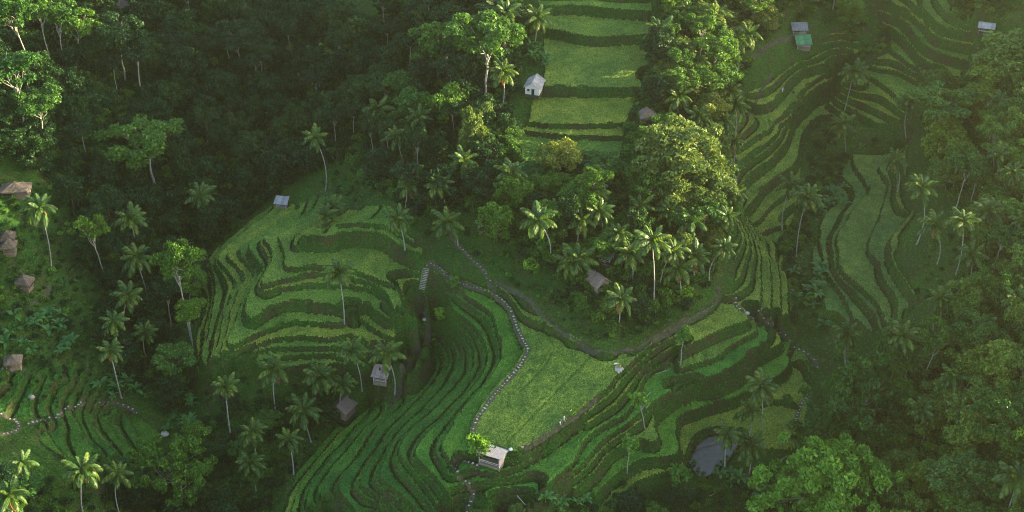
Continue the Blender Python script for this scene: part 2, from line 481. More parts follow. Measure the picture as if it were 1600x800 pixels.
def noise_tex(nt, scale, detail=3.0, rough=0.55, vec=None, world_pos=True):
    n = N(nt, 'ShaderNodeTexNoise')
    n.inputs['Scale'].default_value = scale
    n.inputs['Detail'].default_value = detail
    n.inputs['Roughness'].default_value = rough
    if vec is None and world_pos:
        gpos = N(nt, 'ShaderNodeNewGeometry')
        vec = gpos.outputs['Position']
    if vec is not None:
        nt.links.new(vec, n.inputs['Vector'])
    return n.outputs['Fac']

def mix(nt, fac, a, b, mode='MIX'):
    m = N(nt, 'ShaderNodeMix', data_type='RGBA', blend_type=mode)
    for sock, v in ((m.inputs[0], fac), (m.inputs[6], a), (m.inputs[7], b)):
        if hasattr(v, 'links'):
            nt.links.new(v, sock)
        elif isinstance(v, (int, float)):
            sock.default_value = v
        else:
            sock.default_value = (*v, 1)
    return m.outputs[2]

def bump(nt, bs, h, strength, dist):
    bp = N(nt, 'ShaderNodeBump')
    bp.inputs['Strength'].default_value = strength
    bp.inputs['Distance'].default_value = dist
    nt.links.new(h, bp.inputs['Height'])
    nt.links.new(bp.outputs[0], bs.inputs['Normal'])

def rice_mat(name, c0, c1, c2):
    m, nt, bs = new_mat(name)
    fine = noise_tex(nt, 3.2, 4.0, 0.75)
    col = ramp(nt, fine, [(0.36, c0), (0.50, c1), (0.62, c2)])
    big = noise_tex(nt, 0.10, 3.0, 0.6)
    tint = ramp(nt, big, [(0.36, (0.62, 0.76, 0.70)), (0.64, (1.22, 1.12, 0.95))])
    mid = noise_tex(nt, 0.42, 3.0, 0.65)
    tint = mix(nt, 1.0, tint, ramp(nt, mid, [(0.36, (0.74, 0.80, 0.78)), (0.60, (1.12, 1.08, 1.0))]), 'MULTIPLY')
    oi = N(nt, 'ShaderNodeObjectInfo')
    per = ramp(nt, oi.outputs['Random'], [(0.0, (0.66, 0.88, 0.82)), (0.5, (1.0, 1.0, 1.0)), (1.0, (1.28, 1.06, 0.85))])
    c = mix(nt, 1.0, col, tint, 'MULTIPLY')
    c = mix(nt, 1.0, c, per, 'MULTIPLY')
    nt.links.new(c, bs.inputs['Base Color'])
    bs.inputs['Roughness'].default_value = 0.75
    bs.inputs['Specular IOR Level'].default_value = 0.15
    bump(nt, bs, fine, 0.9, 0.35)
    return m

M = {}
M['rice_ripe'] = rice_mat('rice_ripe', (0.032, 0.072, 0.010), (0.118, 0.205, 0.032), (0.255, 0.320, 0.078))
M['rice_dull'] = rice_mat('rice_dull', (0.032, 0.074, 0.020), (0.102, 0.185, 0.046), (0.190, 0.265, 0.074))
M['rice_green'] = rice_mat('rice_green', (0.016, 0.070, 0.012), (0.050, 0.175, 0.026), (0.110, 0.260, 0.044))
M['rice_deep'] = rice_mat('rice_deep', (0.010, 0.048, 0.010), (0.032, 0.125, 0.020), (0.085, 0.20, 0.034))

m, nt, bs = new_mat('bank_and_soil')                    # grassy banks, bare earth where worn
geo = N(nt, 'ShaderNodeNewGeometry')
fine = noise_tex(nt, 2.4, 5.0, 0.75)
grass = ramp(nt, fine, [(0.34, (0.006, 0.030, 0.006)), (0.50, (0.022, 0.080, 0.013)), (0.66, (0.078, 0.145, 0.025))])
soil = ramp(nt, fine, [(0.3, (0.028, 0.020, 0.012)), (0.7, (0.085, 0.062, 0.040))])
patch = noise_tex(nt, 0.16, 5.0, 0.68)
pf = ramp(nt, patch, [(0.46, (0, 0, 0)), (0.60, (1, 1, 1))])
sep = N(nt, 'ShaderNodeSeparateXYZ'); nt.links.new(geo.outputs['True Normal'], sep.inputs[0])
steep = ramp(nt, sep.outputs[2], [(0.62, (0.75, 0.75, 0.75)), (0.90, (0.25, 0.25, 0.25))])
pm = mix(nt, 1.0, pf, steep, 'MULTIPLY')
c = mix(nt, pm, grass, soil)
big = noise_tex(nt, 0.05, 3.0, 0.6)
c = mix(nt, 1.0, c, ramp(nt, big, [(0.35, (0.65, 0.75, 0.7)), (0.65, (1.2, 1.15, 1.0))]), 'MULTIPLY')
nt.links.new(c, bs.inputs['Base Color'])
bs.inputs['Roughness'].default_value = 0.9
bs.inputs['Specular IOR Level'].default_value = 0.1
bump(nt, bs, fine, 1.0, 0.4)
M['bank'] = m

m, nt, bs = new_mat('trodden_earth')
fine = noise_tex(nt, 1.6, 5.0, 0.75)
c = ramp(nt, fine, [(0.36, (0.018, 0.030, 0.010)), (0.5, (0.048, 0.046, 0.026)), (0.72, (0.092, 0.076, 0.052))])
nt.links.new(c, bs.inputs['Base Color']); bs.inputs['Roughness'].default_value = 0.95
bump(nt, bs, fine, 0.8, 0.15)
M['earth'] = m

def stone_mat(name, a, b2, rough=0.85, sc=3.0):
    m, nt, bs = new_mat(name)
    f_ = noise_tex(nt, sc, 5.0, 0.7)
    oi = N(nt, 'ShaderNodeObjectInfo')
    c = ramp(nt, f_, [(0.3, a), (0.7, b2)])
    c = mix(nt, 1.0, c, ramp(nt, oi.outputs['Random'], [(0, (0.7, 0.7, 0.7)), (1, (1.15, 1.12, 1.08))]), 'MULTIPLY')
    nt.links.new(c, bs.inputs['Base Color']); bs.inputs['Roughness'].default_value = rough
    bump(nt, bs, f_, 0.5, 0.05)
    return m
M['stone'] = stone_mat('pale_stone', (0.24, 0.215, 0.185), (0.50, 0.46, 0.41))
M['thatch'] = stone_mat('old_thatch', (0.065, 0.048, 0.036), (0.19, 0.15, 0.115), 0.95, 2.2)
M['tin'] = stone_mat('weathered_roof_sheet', (0.20, 0.19, 0.205), (0.42, 0.40, 0.41), 0.6, 1.2)
M['palewall'] = stone_mat('pale_plaster', (0.55, 0.50, 0.47), (0.72, 0.66, 0.62), 0.85, 1.0)
M['wood'] = stone_mat('old_timber', (0.14, 0.10, 0.075), (0.30, 0.235, 0.18), 0.85, 2.0)
M['pinkwood'] = stone_mat('pale_weathered_board', (0.42, 0.34, 0.32), (0.66, 0.57, 0.54), 0.85, 2.0)
M['dark'] = stone_mat('opening_shade_paint', (0.010, 0.010, 0.011), (0.02, 0.02, 0.022), 0.9, 2.0)  # near-black paint in place of the unlit room behind doors and windows
M['brownroof'] = stone_mat('brown_tile_sheet', (0.13, 0.095, 0.08), (0.27, 0.20, 0.17), 0.9, 2.5)
M['greentarp'] = stone_mat('green_roof_sheet', (0.02, 0.15, 0.06), (0.045, 0.25, 0.10), 0.5, 1.5)
M['bluesheet'] = stone_mat('grey_blue_sheet', (0.09, 0.10, 0.12), (0.20, 0.215, 0.25), 0.5, 1.5)
M['rust'] = stone_mat('rusty_mossy_roof_sheet', (0.13, 0.085, 0.08), (0.33, 0.27, 0.26), 0.8, 0.9)

def cloth(name, c):
    m, nt, bs = new_mat(name)
    f_ = noise_tex(nt, 9.0, 2.0, 0.5)
    nt.links.new(ramp(nt, f_, [(0.3, tuple(v * 0.8 for v in c)), (0.7, c)]), bs.inputs['Base Color'])
    bs.inputs['Roughness'].default_value = 0.85
    return m
M['white'] = cloth('white_cloth', (0.78, 0.74, 0.74))
M['orange'] = cloth('orange_cloth', (0.66, 0.34, 0.14))
M['red'] = cloth('dull_red_cloth', (0.42, 0.12, 0.12))
M['navy'] = cloth('dark_cloth', (0.02, 0.022, 0.035))
M['lilac'] = cloth('pale_lilac_cloth', (0.60, 0.50, 0.60))
M['skin'] = cloth('skin', (0.42, 0.26, 0.18))
M['hair'] = cloth('black_hair', (0.012, 0.010, 0.009))

m, nt, bs = new_mat('flooded_mud')
f_ = noise_tex(nt, 0.8, 4.0, 0.7)
nt.links.new(ramp(nt, f_, [(0.35, (0.020, 0.020, 0.018)), (0.7, (0.062, 0.055, 0.050))]), bs.inputs['Base Color'])
bs.inputs['Roughness'].default_value = 0.28
bump(nt, bs, noise_tex(nt, 2.0, 3.0, 0.6), 0.25, 0.05)
M['water'] = m

def leaf_mat(name, dark, mid, light, trans=0.35, rough=0.55):
    m, nt, bs = new_mat(name)
    geo = N(nt, 'ShaderNodeNewGeometry')
    oi = N(nt, 'ShaderNodeObjectInfo')
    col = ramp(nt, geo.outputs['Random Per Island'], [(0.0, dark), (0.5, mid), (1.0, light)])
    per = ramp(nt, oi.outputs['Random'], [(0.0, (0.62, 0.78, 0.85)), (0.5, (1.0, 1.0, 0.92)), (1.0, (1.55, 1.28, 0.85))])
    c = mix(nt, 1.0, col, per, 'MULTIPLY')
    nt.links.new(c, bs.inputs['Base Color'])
    bs.inputs['Roughness'].default_value = rough
    bs.inputs['Specular IOR Level'].default_value = 0.25
    tr = N(nt, 'ShaderNodeBsdfTranslucent')
    c2 = mix(nt, 1.0, c, (1.5, 1.35, 0.55), 'MULTIPLY')
    nt.links.new(c2, tr.inputs[0])
    ms = N(nt, 'ShaderNodeMixShader'); ms.inputs[0].default_value = trans
    nt.links.new(bs.outputs[0], ms.inputs[1]); nt.links.new(tr.outputs[0], ms.inputs[2])
    out = nt.nodes['Material Output']
    nt.links.new(ms.outputs[0], out.inputs[0])
    return m
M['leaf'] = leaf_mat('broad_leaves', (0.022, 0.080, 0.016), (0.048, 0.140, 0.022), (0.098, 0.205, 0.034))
M['leaf_haze_lit'] = leaf_mat('haze_lit_leaves', (0.052, 0.120, 0.024), (0.100, 0.190, 0.034), (0.185, 0.280, 0.058))  # paler copy of the leaves: brightness of the hazy right side in the colour
M['leaf_shaded'] = leaf_mat('shaded_leaves', (0.006, 0.032, 0.013), (0.013, 0.054, 0.018), (0.028, 0.086, 0.024))  # darker copy of the leaves: shade of the deep jungle put into the colour
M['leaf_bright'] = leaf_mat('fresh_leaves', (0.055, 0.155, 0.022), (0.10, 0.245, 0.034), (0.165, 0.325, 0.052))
M['leaf_olive'] = leaf_mat('sunlit_olive_leaves', (0.060, 0.105, 0.022), (0.112, 0.172, 0.036), (0.205, 0.250, 0.070))  # olive foliage, its tone raised to carry part of the sunlit look
M['frond'] = leaf_mat('palm_leaflets', (0.028, 0.070, 0.015), (0.056, 0.125, 0.024), (0.120, 0.190, 0.042), 0.35, 0.42)
M['dry_frond'] = leaf_mat('dry_palm_leaflets', (0.10, 0.065, 0.030), (0.17, 0.115, 0.055), (0.24, 0.17, 0.085), 0.2, 0.7)
M['banana'] = leaf_mat('banana_leaves', (0.030, 0.120, 0.040), (0.050, 0.165, 0.050), (0.090, 0.22, 0.060), 0.4, 0.4)
M['tuft'] = leaf_mat('grass_blades', (0.026, 0.075, 0.014), (0.060, 0.140, 0.024), (0.125, 0.205, 0.045), 0.3, 0.7)

def bark_mat(name, a, b2):
    m, nt, bs = new_mat(name)
    tc = N(nt, 'ShaderNodeTexCoord')
    f_ = noise_tex(nt, 3.0, 5.0, 0.7, vec=tc.outputs['Object'])
    nt.links.new(ramp(nt, f_, [(0.3, a), (0.7, b2)]), bs.inputs['Base Color'])
    bs.inputs['Roughness'].default_value = 0.9
    bump(nt, bs, f_, 0.6, 0.08)
    return m
M['bark'] = bark_mat('pale_bark', (0.15, 0.135, 0.115), (0.36, 0.335, 0.29))
M['palmbark'] = bark_mat('palm_bark', (0.15, 0.14, 0.125), (0.40, 0.375, 0.34))
M['bark_dark'] = bark_mat('dark_bark', (0.06, 0.05, 0.035), (0.16, 0.135, 0.10))

# ------------------------------------------------------------------ terrain mesh
dep = GY * FWD[1] + (Z - CAM_Z) * FWD[2]
seen = (np.abs(GX) < 0.3444 * dep + 16) & (np.abs(GY * UP[1] + (Z - CAM_Z) * UP[2]) < 0.1722 * dep + 16)
BL = 12                                                  # one coarse cell = 12 fine cells
nbx, nby = (fnx - 1) // BL, (fny - 1) // BL
blk = seen[:-1, :-1][:nby * BL, :nbx * BL].reshape(nby, BL, nbx, BL).any(axis=(1, 3))
cellfine = np.repeat(np.repeat(blk, BL, 0), BL, 1)
cellfine_v = np.zeros(GX.shape, bool); cellfine_v[:-1, :-1] = cellfine

def runs_label(mask, key):
    """connected pieces (4-neighbour, same key) by row runs and union-find"""
    ny, nx = mask.shape
    lab = np.full((ny, nx), -1, np.int64)
    par = []
    def find(a):
        while par[a] != a:
            par[a] = par[par[a]]; a = par[a]
        return a
    prev_runs = []
    for j in range(ny):
        row = mask[j]; kr = key[j]
        ch = np.flatnonzero(np.diff(np.concatenate([[0], row.astype(np.int8), [0]])))
        cur = []
        for s, e in zip(ch[::2], ch[1::2]):
            cuts = np.flatnonzero(np.diff(kr[s:e]) != 0) + s + 1
            st = s
            for c_ in list(cuts) + [e]:
                cur.append((st, c_, kr[st], len(par))); par.append(len(par)); lab[j, st:c_] = len(par) - 1
                st = c_
        pi = 0
        for (s, e, kk_, i_) in cur:
            for (ps, pe, pk, pid) in prev_runs:
                if pe <= s: continue
                if ps >= e: break
                if pk == kk_:
                    a, b_ = find(pid), find(i_)
                    if a != b_: par[b_] = a
        prev_runs = cur
    roots = np.array([find(i) for i in range(len(par))] + [-1])
    return roots[lab]

lab = runs_label(flat, k.astype(int))
cl = lab[:-1, :-1]
same = (cl >= 0) & (lab[1:, :-1] == cl) & (lab[:-1, 1:] == cl) & (lab[1:, 1:] == cl) & cellfine
ids, cnts = np.unique(cl[same], return_counts=True)
order = np.argsort(-cnts)
keep = [int(ids[i]) for i in order if cnts[i] > 45][:290]   # > 10 m2

vid = np.arange(fnx * fny).reshape(fny, fnx)
ALLV = np.stack([GX.ravel(), GY.ravel(), Z.ravel()], 1)
def quads(mask):
    j, i = np.nonzero(mask)
    return np.stack([vid[j, i], vid[j, i + 1], vid[j + 1, i + 1], vid[j + 1, i]], 1)
def sub_mesh(name, q):
    uq, inv = np.unique(q, return_inverse=True)
    return np_mesh(name, ALLV[uq], inv.reshape(q.shape), True)

kept = np.isin(cl, keep) & same
terrain = bpy.data.objects.new('terrain', sub_mesh('terrain', quads(cellfine & ~kept)))
terrain.data.materials.append(M['bank'])
link(terrain)
tag(terrain, 'stepped valley slopes with grassy terrace banks and bare earth', None, None, 'structure')

# which crop grows where: seeds on the photo pick the bright green or the deep green paddies
def lab_at(px, py):
    p = ground(px, py)
    i = int(round((p.x - fx0) / HF)); j = int(round((p.y - fy0) / HF))
    if 0 <= i < fnx and 0 <= j < fny:
        return int(lab[j, i])
    return -1
GREEN = [(960,640),(1000,590),(850,745),(780,765),(720,690),(735,480),(785,540),(715,655),(1080,585),(1030,660),(1035,690),(1100,650),(690,660),(1045,600),(1040,560),(800,760)]
WATER = [(1110,720),(1130,700),(1100,735),(1090,705),(1140,695)]
green = {lab_at(*p) for p in GREEN}
water = {lab_at(*p) for p in WATER} - {-1}
sel = np.where(kept, cl, -1)
for n_, idd in enumerate(keep):
    j, i = np.nonzero(sel == idd)
    q = np.stack([vid[j, i], vid[j, i + 1], vid[j + 1, i + 1], vid[j + 1, i]], 1)
    o = bpy.data.objects.new('rice_field', sub_mesh('rice_field', q))
    mx, my, mz = GX[j, i].mean(), GY[j, i].mean(), Z[j, i].mean()
    qx, qy = project(mx, my, mz)
    if idd in water:
        mat = M['water']; o.name = 'flooded_paddy'
        v = np.empty(len(o.data.vertices) * 3, np.float32); o.data.vertices.foreach_get('co', v)
        v = v.reshape(-1, 3); v[:, 2] = np.median(v[:, 2]) - 0.02 + 0.15 * (v[:, 2] - np.median(v[:, 2])); o.data.vertices.foreach_set('co', v.ravel())
        tag(o, 'bare flooded paddy with grey muddy water')
    elif idd in green:
        mat = M['rice_green']
    elif qx > 1255 and qy > 210:
        mat = M['rice_dull']
    elif qx < 300 or (560 < qx < 760 and qy > 560 and qx + qy * 0.6 < 1130):
        mat = M['rice_deep']
    elif 480 < qx < 760 and qy > 600:
        mat = M['rice_green'] if (n_ % 2) else M['rice_deep']
    else:
        mat = M['rice_ripe']
    o.data.materials.append(mat)
    link(o, terrain)

# land around, in coarse cells
ci0 = int(round((fx0 - cx0) / HC)); cj0 = int(round((fy0 - cy0) / HC))
cm = np.ones((cny - 1, cnx - 1), bool)
cm[cj0:cj0 + nby, ci0:ci0 + nbx] &= ~blk
CGX, CGY = np.meshgrid(cx0 + np.arange(cnx) * HC, cy0 + np.arange(cny) * HC)
CZ = coarse * STEP
CZ = height(CGX, CGY)
cv = np.arange(cnx * cny).reshape(cny, cnx)
j, i = np.nonzero(cm)
q = np.stack([cv[j, i], cv[j, i + 1], cv[j + 1, i + 1], cv[j + 1, i]], 1)
uq, inv = np.unique(q, return_inverse=True)
hills = bpy.data.objects.new('hills', np_mesh('hills', np.stack([CGX.ravel(), CGY.ravel(), CZ.ravel()], 1)[uq], inv.reshape(q.shape), True))
hills.data.materials.append(M['bank'])
link(hills)
tag(hills, 'green hills around the valley', None, None, 'structure')
print('terrain built', round(time.time() - T0, 1), 'fields', len(keep))
# ------------------------------------------------------------------ vegetation meshes
def tube(path, radii, sides=7, cap=True):
    path = np.asarray(path, float)
    n = len(path)
    tang = np.gradient(path, axis=0)
    tang /= np.linalg.norm(tang, axis=1)[:, None] + 1e-9
    V, F = [], []
    a = np.array([1.0, 0, 0])
    for i in range(n):
        t_ = tang[i]
        u_ = a - t_ * np.dot(a, t_)
        if np.linalg.norm(u_) < 1e-3:
            u_ = np.array([0, 1.0, 0]) - t_ * t_[1]
        u_ /= np.linalg.norm(u_)
        v_ = np.cross(t_, u_)
        for s_ in range(sides):
            an = 2 * PI * s_ / sides
            V.append(path[i] + radii[i] * (math.cos(an) * u_ + math.sin(an) * v_))
    for i in range(n - 1):
        for s_ in range(sides):
            s2 = (s_ + 1) % sides
            F.append((i * sides + s_, i * sides + s2, (i + 1) * sides + s2, (i + 1) * sides + s_))
    return np.array(V), np.array(F)

def join(parts):
    V, F, o_ = [], [], 0
    for v, f_ in parts:
        V.append(v); F.append(np.asarray(f_) + o_); o_ += len(v)
    return np.concatenate(V), np.concatenate(F)

def leaf_cards(cent, size, up_bias, r, aspect=0.62, droop=0.0):
    """one small quad per leaf spray, lying roughly level but well scattered"""
    n = len(cent)
    nrm = r.standard_normal((n, 3)); nrm[:, 2] = np.abs(nrm[:, 2]) + up_bias
    nrm /= np.linalg.norm(nrm, axis=1)[:, None]
    a = r.standard_normal((n, 3))
    u_ = np.cross(nrm, a); u_ /= np.linalg.norm(u_, axis=1)[:, None]
    v_ = np.cross(nrm, u_)
    s = size * (0.6 + 0.8 * r.random((n, 1)))
    u_ = u_ * s; v_ = v_ * s * aspect
    V = np.stack([cent - u_, cent + v_ * 0.9 - u_ * 0.1, cent + u_, cent - v_ * 0.9 - u_ * 0.1], 1).reshape(-1, 3)
    F = np.arange(n * 4).reshape(n, 4)
    return V, F

def branch_path(p0, p1, sag, n=6, wig=0.1, r=None):
    t_ = np.linspace(0, 1, n)[:, None]
    p = p0 * (1 - t_) + p1 * t_
    p[:, 2] += sag * np.sin(np.linspace(0, PI, n))
    if r is not None:
        p[1:-1] += r.standard_normal((n - 2, 3)) * wig
    return p

def make_broadleaf(seed, H, CR, style, leaf, nleaf):
    """unit tree of height H, crown radius CR: returns trunk mesh, crown mesh"""
    r = np.random.default_rng(seed)
    parts = []
    lean = r.standard_normal(2) * 0.05 * H
    fork = H * {'tall': 0.66, 'round': 0.36, 'open': 0.42, 'bush': 0.2}[style]
    base = np.array([0, 0, -0.6]); fk = np.array([lean[0], lean[1], fork])
    tr = (0.011 if style == 'tall' else 0.016) * H + 0.05
    parts.append(tube(branch_path(base, fk, 0, 7, 0.06 * CR * 0.4, r), np.linspace(tr, tr * 0.6, 7), 8))
    nb = {'tall': 7, 'round': 12, 'open': 10, 'bush': 9}[style]
    cl_c, cl_r = [], []
    for b_ in range(nb):
        an = 2 * PI * b_ / nb + r.uniform(-.4, .4)
        rad = CR * r.uniform(0.35, 0.85)
        if style == 'tall':
            zz = H * r.uniform(0.74, 0.97)
        elif style == 'open':
            zz = H * r.uniform(0.60, 0.97) - 0.12 * H * (rad / CR)
        else:
            zz = H * r.uniform(0.45, 0.95) - 0.15 * H * (rad / CR)
        e = np.array([lean[0] + rad * math.cos(an), lean[1] + rad * math.sin(an), zz])
        st = base + (fk - base) * r.uniform(0.8, 1.0)
        parts.append(tube(branch_path(st, e, 0.06 * H * r.uniform(-.3, 1), 6, 0.05 * CR, r), np.linspace(tr * 0.45, tr * 0.1, 6), 5))
        for q_ in range(4):                              # clumps at and around the branch end
            off = r.standard_normal(3) * np.array([0.26, 0.26, 0.13 if style == 'tall' else 0.2]) * CR
            cl_c.append(e + off)
            cl_r.append(CR * r.uniform(0.15, 0.34))
        for q_ in range(2):
            e2 = e + r.standard_normal(3) * np.array([0.25, 0.25, 0.1]) * CR
            parts.append(tube(branch_path(e * 0.6 + st * 0.4, e2, 0.02 * H, 4, 0.03 * CR, r), np.linspace(tr * 0.2, tr * 0.06, 4), 4))
    for q_ in range({'tall': 4, 'round': 16, 'open': 8, 'bush': 10}[style]):   # the middle of the crown
        cl_c.append(np.array([lean[0], lean[1], H * r.uniform(0.70 if style != 'bush' else .4, 0.98)]) + r.standard_normal(3) * np.array([0.33, 0.33, 0.05]) * CR)
        cl_r.append(CR * r.uniform(0.2, 0.38))
    if nleaf > 8000:                                     # big crowns: many smaller clumps
        ex = [(c_ + r.standard_normal(3) * q_ * np.array([1.1, 1.1, .7]), q_ * r.uniform(.35, .6)) for c_, q_ in zip(cl_c, cl_r) for _ in range(3)]
        cl_c = [c_ for c_, _ in ex]; cl_r = [q_ for _, q_ in ex]
    cl_c = np.array(cl_c); cl_r = np.array(cl_r)
    w = cl_r ** 2; w /= w.sum()
    pick = r.choice(len(cl_c), nleaf, p=w)
    d = r.standard_normal((nleaf, 3)); d /= np.linalg.norm(d, axis=1)[:, None]
    d[:, 2] = np.where(d[:, 2] < -0.35, -d[:, 2], d[:, 2])
    flatz = 0.42 if style == 'tall' else 0.62
    rr = cl_r[pick][:, None] * (0.62 + 0.5 * r.random((nleaf, 1)))
    c_ = cl_c[pick] + d * rr * np.array([1, 1, flatz])
    V, F = leaf_cards(c_, leaf, 0.12 if style != 'tall' else 0.40, r)
    tv, tf = join(parts)
    return np_mesh('trunk', tv, tf, True), np_mesh('crown', V, F, False)

def with_mat(me, *ms):
    for m_ in ms: me.materials.append(m_)
    return me

TREES = {}                                               # kind -> list of (trunk mesh, crown mesh, height, radius)
def reg(kind, n, H, CR, style, leaf, nleaf, lm, bk='bark'):
    out = []
    for i_ in range(n):
        t_, c_ = make_broadleaf(hash((kind, i_)) % 100000 if False else sum(map(ord, kind)) * 31 + i_, H, CR, style, leaf, nleaf)
        out.append((with_mat(t_, M[bk]), with_mat(c_, M[lm]), H, CR))
    TREES[kind] = out
reg('tall', 4, 16, 5.0, 'tall', 0.33, 5200, 'leaf')
reg('tall_dark', 3, 16, 5.0, 'tall', 0.33, 4600, 'leaf_shaded')
reg('dark', 4, 11, 4.6, 'round', 0.36, 5200, 'leaf_shaded', 'bark_dark')
reg('green', 4, 11, 4.6, 'round', 0.34, 5800, 'leaf', 'bark_dark')
reg('light', 3, 11, 4.6, 'round', 0.34, 5800, 'leaf_haze_lit', 'bark')
reg('olive', 3, 11, 5.0, 'round', 0.31, 7000, 'leaf_olive')
reg('open', 2, 14, 7.5, 'open', 0.38, 9000, 'leaf')
reg('bright', 2, 12, 8.5, 'round', 0.34, 22000, 'leaf_bright')
reg('small', 2, 4.4, 2.2, 'round', 0.34, 900, 'leaf_bright', 'bark_dark')
reg('sapling', 2, 7, 1.9, 'tall', 0.36, 420, 'leaf_bright')

def make_frond(seed, Lf=4.6, droop=1.0):
    r = np.random.default_rng(seed)
    n = 11
    t_ = np.linspace(0, 1, n)
    x = Lf * (t_ - 0.13 * droop * t_ ** 3)
    z = Lf * (0.20 * t_ - 0.56 * droop * t_ ** 2.3)
    y = 0.12 * Lf * r.uniform(-1, 1) * t_ ** 2
    path = np.stack([x, y, z], 1)
    parts = [tube(path, np.linspace(0.085, 0.018, n), 3)]
    V, F = [], []
    nl = 24
    for i_ in range(nl):
        s_ = 0.10 + 0.90 * (i_ + .5) / nl
        p = np.array([np.interp(s_, t_, path[:, a]) for a in range(3)])
        tg = np.array([np.interp(min(1, s_ + .03), t_, path[:, a]) - np.interp(max(0, s_ - .03), t_, path[:, a]) for a in range(3)])
        tg /= np.linalg.norm(tg)
        ll = 1.25 * (Lf / 4.6) * (math.sin(PI * (0.16 + 0.80 * s_)) ** 0.7) * r.uniform(.85, 1.15)
        w_ = 0.15
        for sd_ in (-1, 1):
            side = np.array([-tg[1], tg[0], 0]) * sd_; side /= np.linalg.norm(side) + 1e-9
            d = side * 0.80 + tg * 0.55 + np.array([0, 0, -0.42 * r.uniform(.5, 1.6)])
            d /= np.linalg.norm(d)
            e1 = p + d * ll * 0.55
            e2 = p + d * ll + np.array([0, 0, -0.30 * ll])
            o_ = len(V)
            V += [p - tg * w_, p + tg * w_, e1 + tg * w_, e1 - tg * w_ * .8, e2]
            F += [(o_, o_ + 1, o_ + 2, o_ + 3), (o_ + 3, o_ + 2, o_ + 4, o_ + 4)]
    V = np.array(V)
    tris = [f_[:3] for f_ in F if f_[2] == f_[3]]
    # quads with a repeated corner become triangles: keep all as triangles
    T = []
    for f_ in F:
        if f_[2] == f_[3]:
            T.append(f_[:3])
        else:
            T += [(f_[0], f_[1], f_[2]), (f_[0], f_[2], f_[3])]
    tv, tf = parts[0]
    tt = np.concatenate([tf[:, [0, 1, 2]], tf[:, [0, 2, 3]]])
    VV, FF = join([(tv, tt), (V, np.array(T))])
    return with_mat(np_mesh('frond', VV, FF, False), M['frond'])
FRONDS = [make_frond(i_, 4.6, d_) for i_, d_ in enumerate((0.55, 0.85, 1.1, 1.35))]
DRY = make_frond(9, 4.0, 1.3)
DRY.materials.clear(); DRY.materials.append(M['dry_frond'])

def make_banana_leaf(seed):
    r = np.random.default_rng(seed)
    n = 8
    t_ = np.linspace(0, 1, n)
    x = 2.5 * t_ ** 1.1 * 0.8; z = 2.2 * t_ - 1.5 * t_ ** 2.4
    w = 0.34 * np.sin(PI * np.clip(0.05 + 0.93 * t_, 0, 1)) ** 0.6
    V, F = [], []
    for i_ in range(n):
        for s_ in (-1, 0, 1):
            V.append((x[i_], s_ * w[i_], z[i_] + (0.10 * w[i_] if s_ == 0 else 0.22 * w[i_]) + r.uniform(-.03, .03)))
    for i_ in range(n - 1):
        for s_ in (0, 1):
            a = i_ * 3 + s_
            F.append((a, a + 1, a + 4, a + 3))
    return with_mat(np_mesh('leaf', np.array(V), np.array(F), True), M['banana'])
BLEAF = [make_banana_leaf(i_) for i_ in range(3)]
BSTEM = with_mat(np_mesh('stem', *tube(np.array([(0, 0, -.3), (.03, 0, .6), (0, .03, 1.3)]), [.16, .13, .07], 7), True), M['banana'])

# ------------------------------------------------------------------ placing trees
def plant_tree(kind, p, H, CR, label, group=None, rz=None, name='broadleaf_tree', var=None):
    lst = TREES[kind]
    tm_, cm_, h0, r0 = lst[random.randrange(len(lst)) if var is None else var % len(lst)]
    e = empty(name, (p[0], p[1], p[2]), random.uniform(0, 2 * PI) if rz is None else rz, (CR / r0, CR / r0, H / h0))
    tag(e, label, 'tree', group)
    link(bpy.data.objects.new('trunk', tm_), e)
    link(bpy.data.objects.new('crown', cm_), e)
    return e

def hero_tree(kind, crown, rpx, basepx, label, group=None, name='broadleaf_tree', var=None, cover=0.85):
    """crown centre and radius and trunk foot as seen in the photo"""
    g_ = ground(*basepx)
    # the crown stands over the foot: where the crown ray meets the upright plane through the foot
    d = ray(*crown)
    t_ = g_.y / d[1]
    c = CAMP + d * t_
    depth = g_.y * FWD[1] + (g_.z - CAM_Z) * FWD[2]
    CR = rpx * depth / FPX
    H = max(3.0, c[2] - g_.z + CR * cover * 0.6)
    e = plant_tree(kind, (g_.x, g_.y, g_.z), H, CR, label, group, None, name, var)
    dx = c[0] - g_.x
    ang = max(-0.35, min(0.35, math.atan2(dx, max(2.0, c[2] - g_.z))))
    e.rotation_mode = 'XYZ'
    mtx = Matrix.Rotation(ang, 4, 'Y') @ Matrix.Rotation(e.rotation_euler.z, 4, 'Z')
    e.rotation_euler = mtx.to_euler()
    return e

PALM_N = [0]
def palm(crown, basepx, label, group='coconut palms', nf=21, size=1.0):
    g_ = ground(*basepx)
    d = ray(*crown)
    t_ = g_.y / d[1]
    c = CAMP + d * t_
    top = np.array([c[0] - g_.x, 0.0, c[2] - g_.z])
    if top[2] < 2.5: top[2] = 2.5
    if top[2] > 19: top[2] = 19
    top[0] = max(-0.4 * top[2], min(0.4 * top[2], top[0]))
    return palm_at(g_, top, label, group, nf, size)

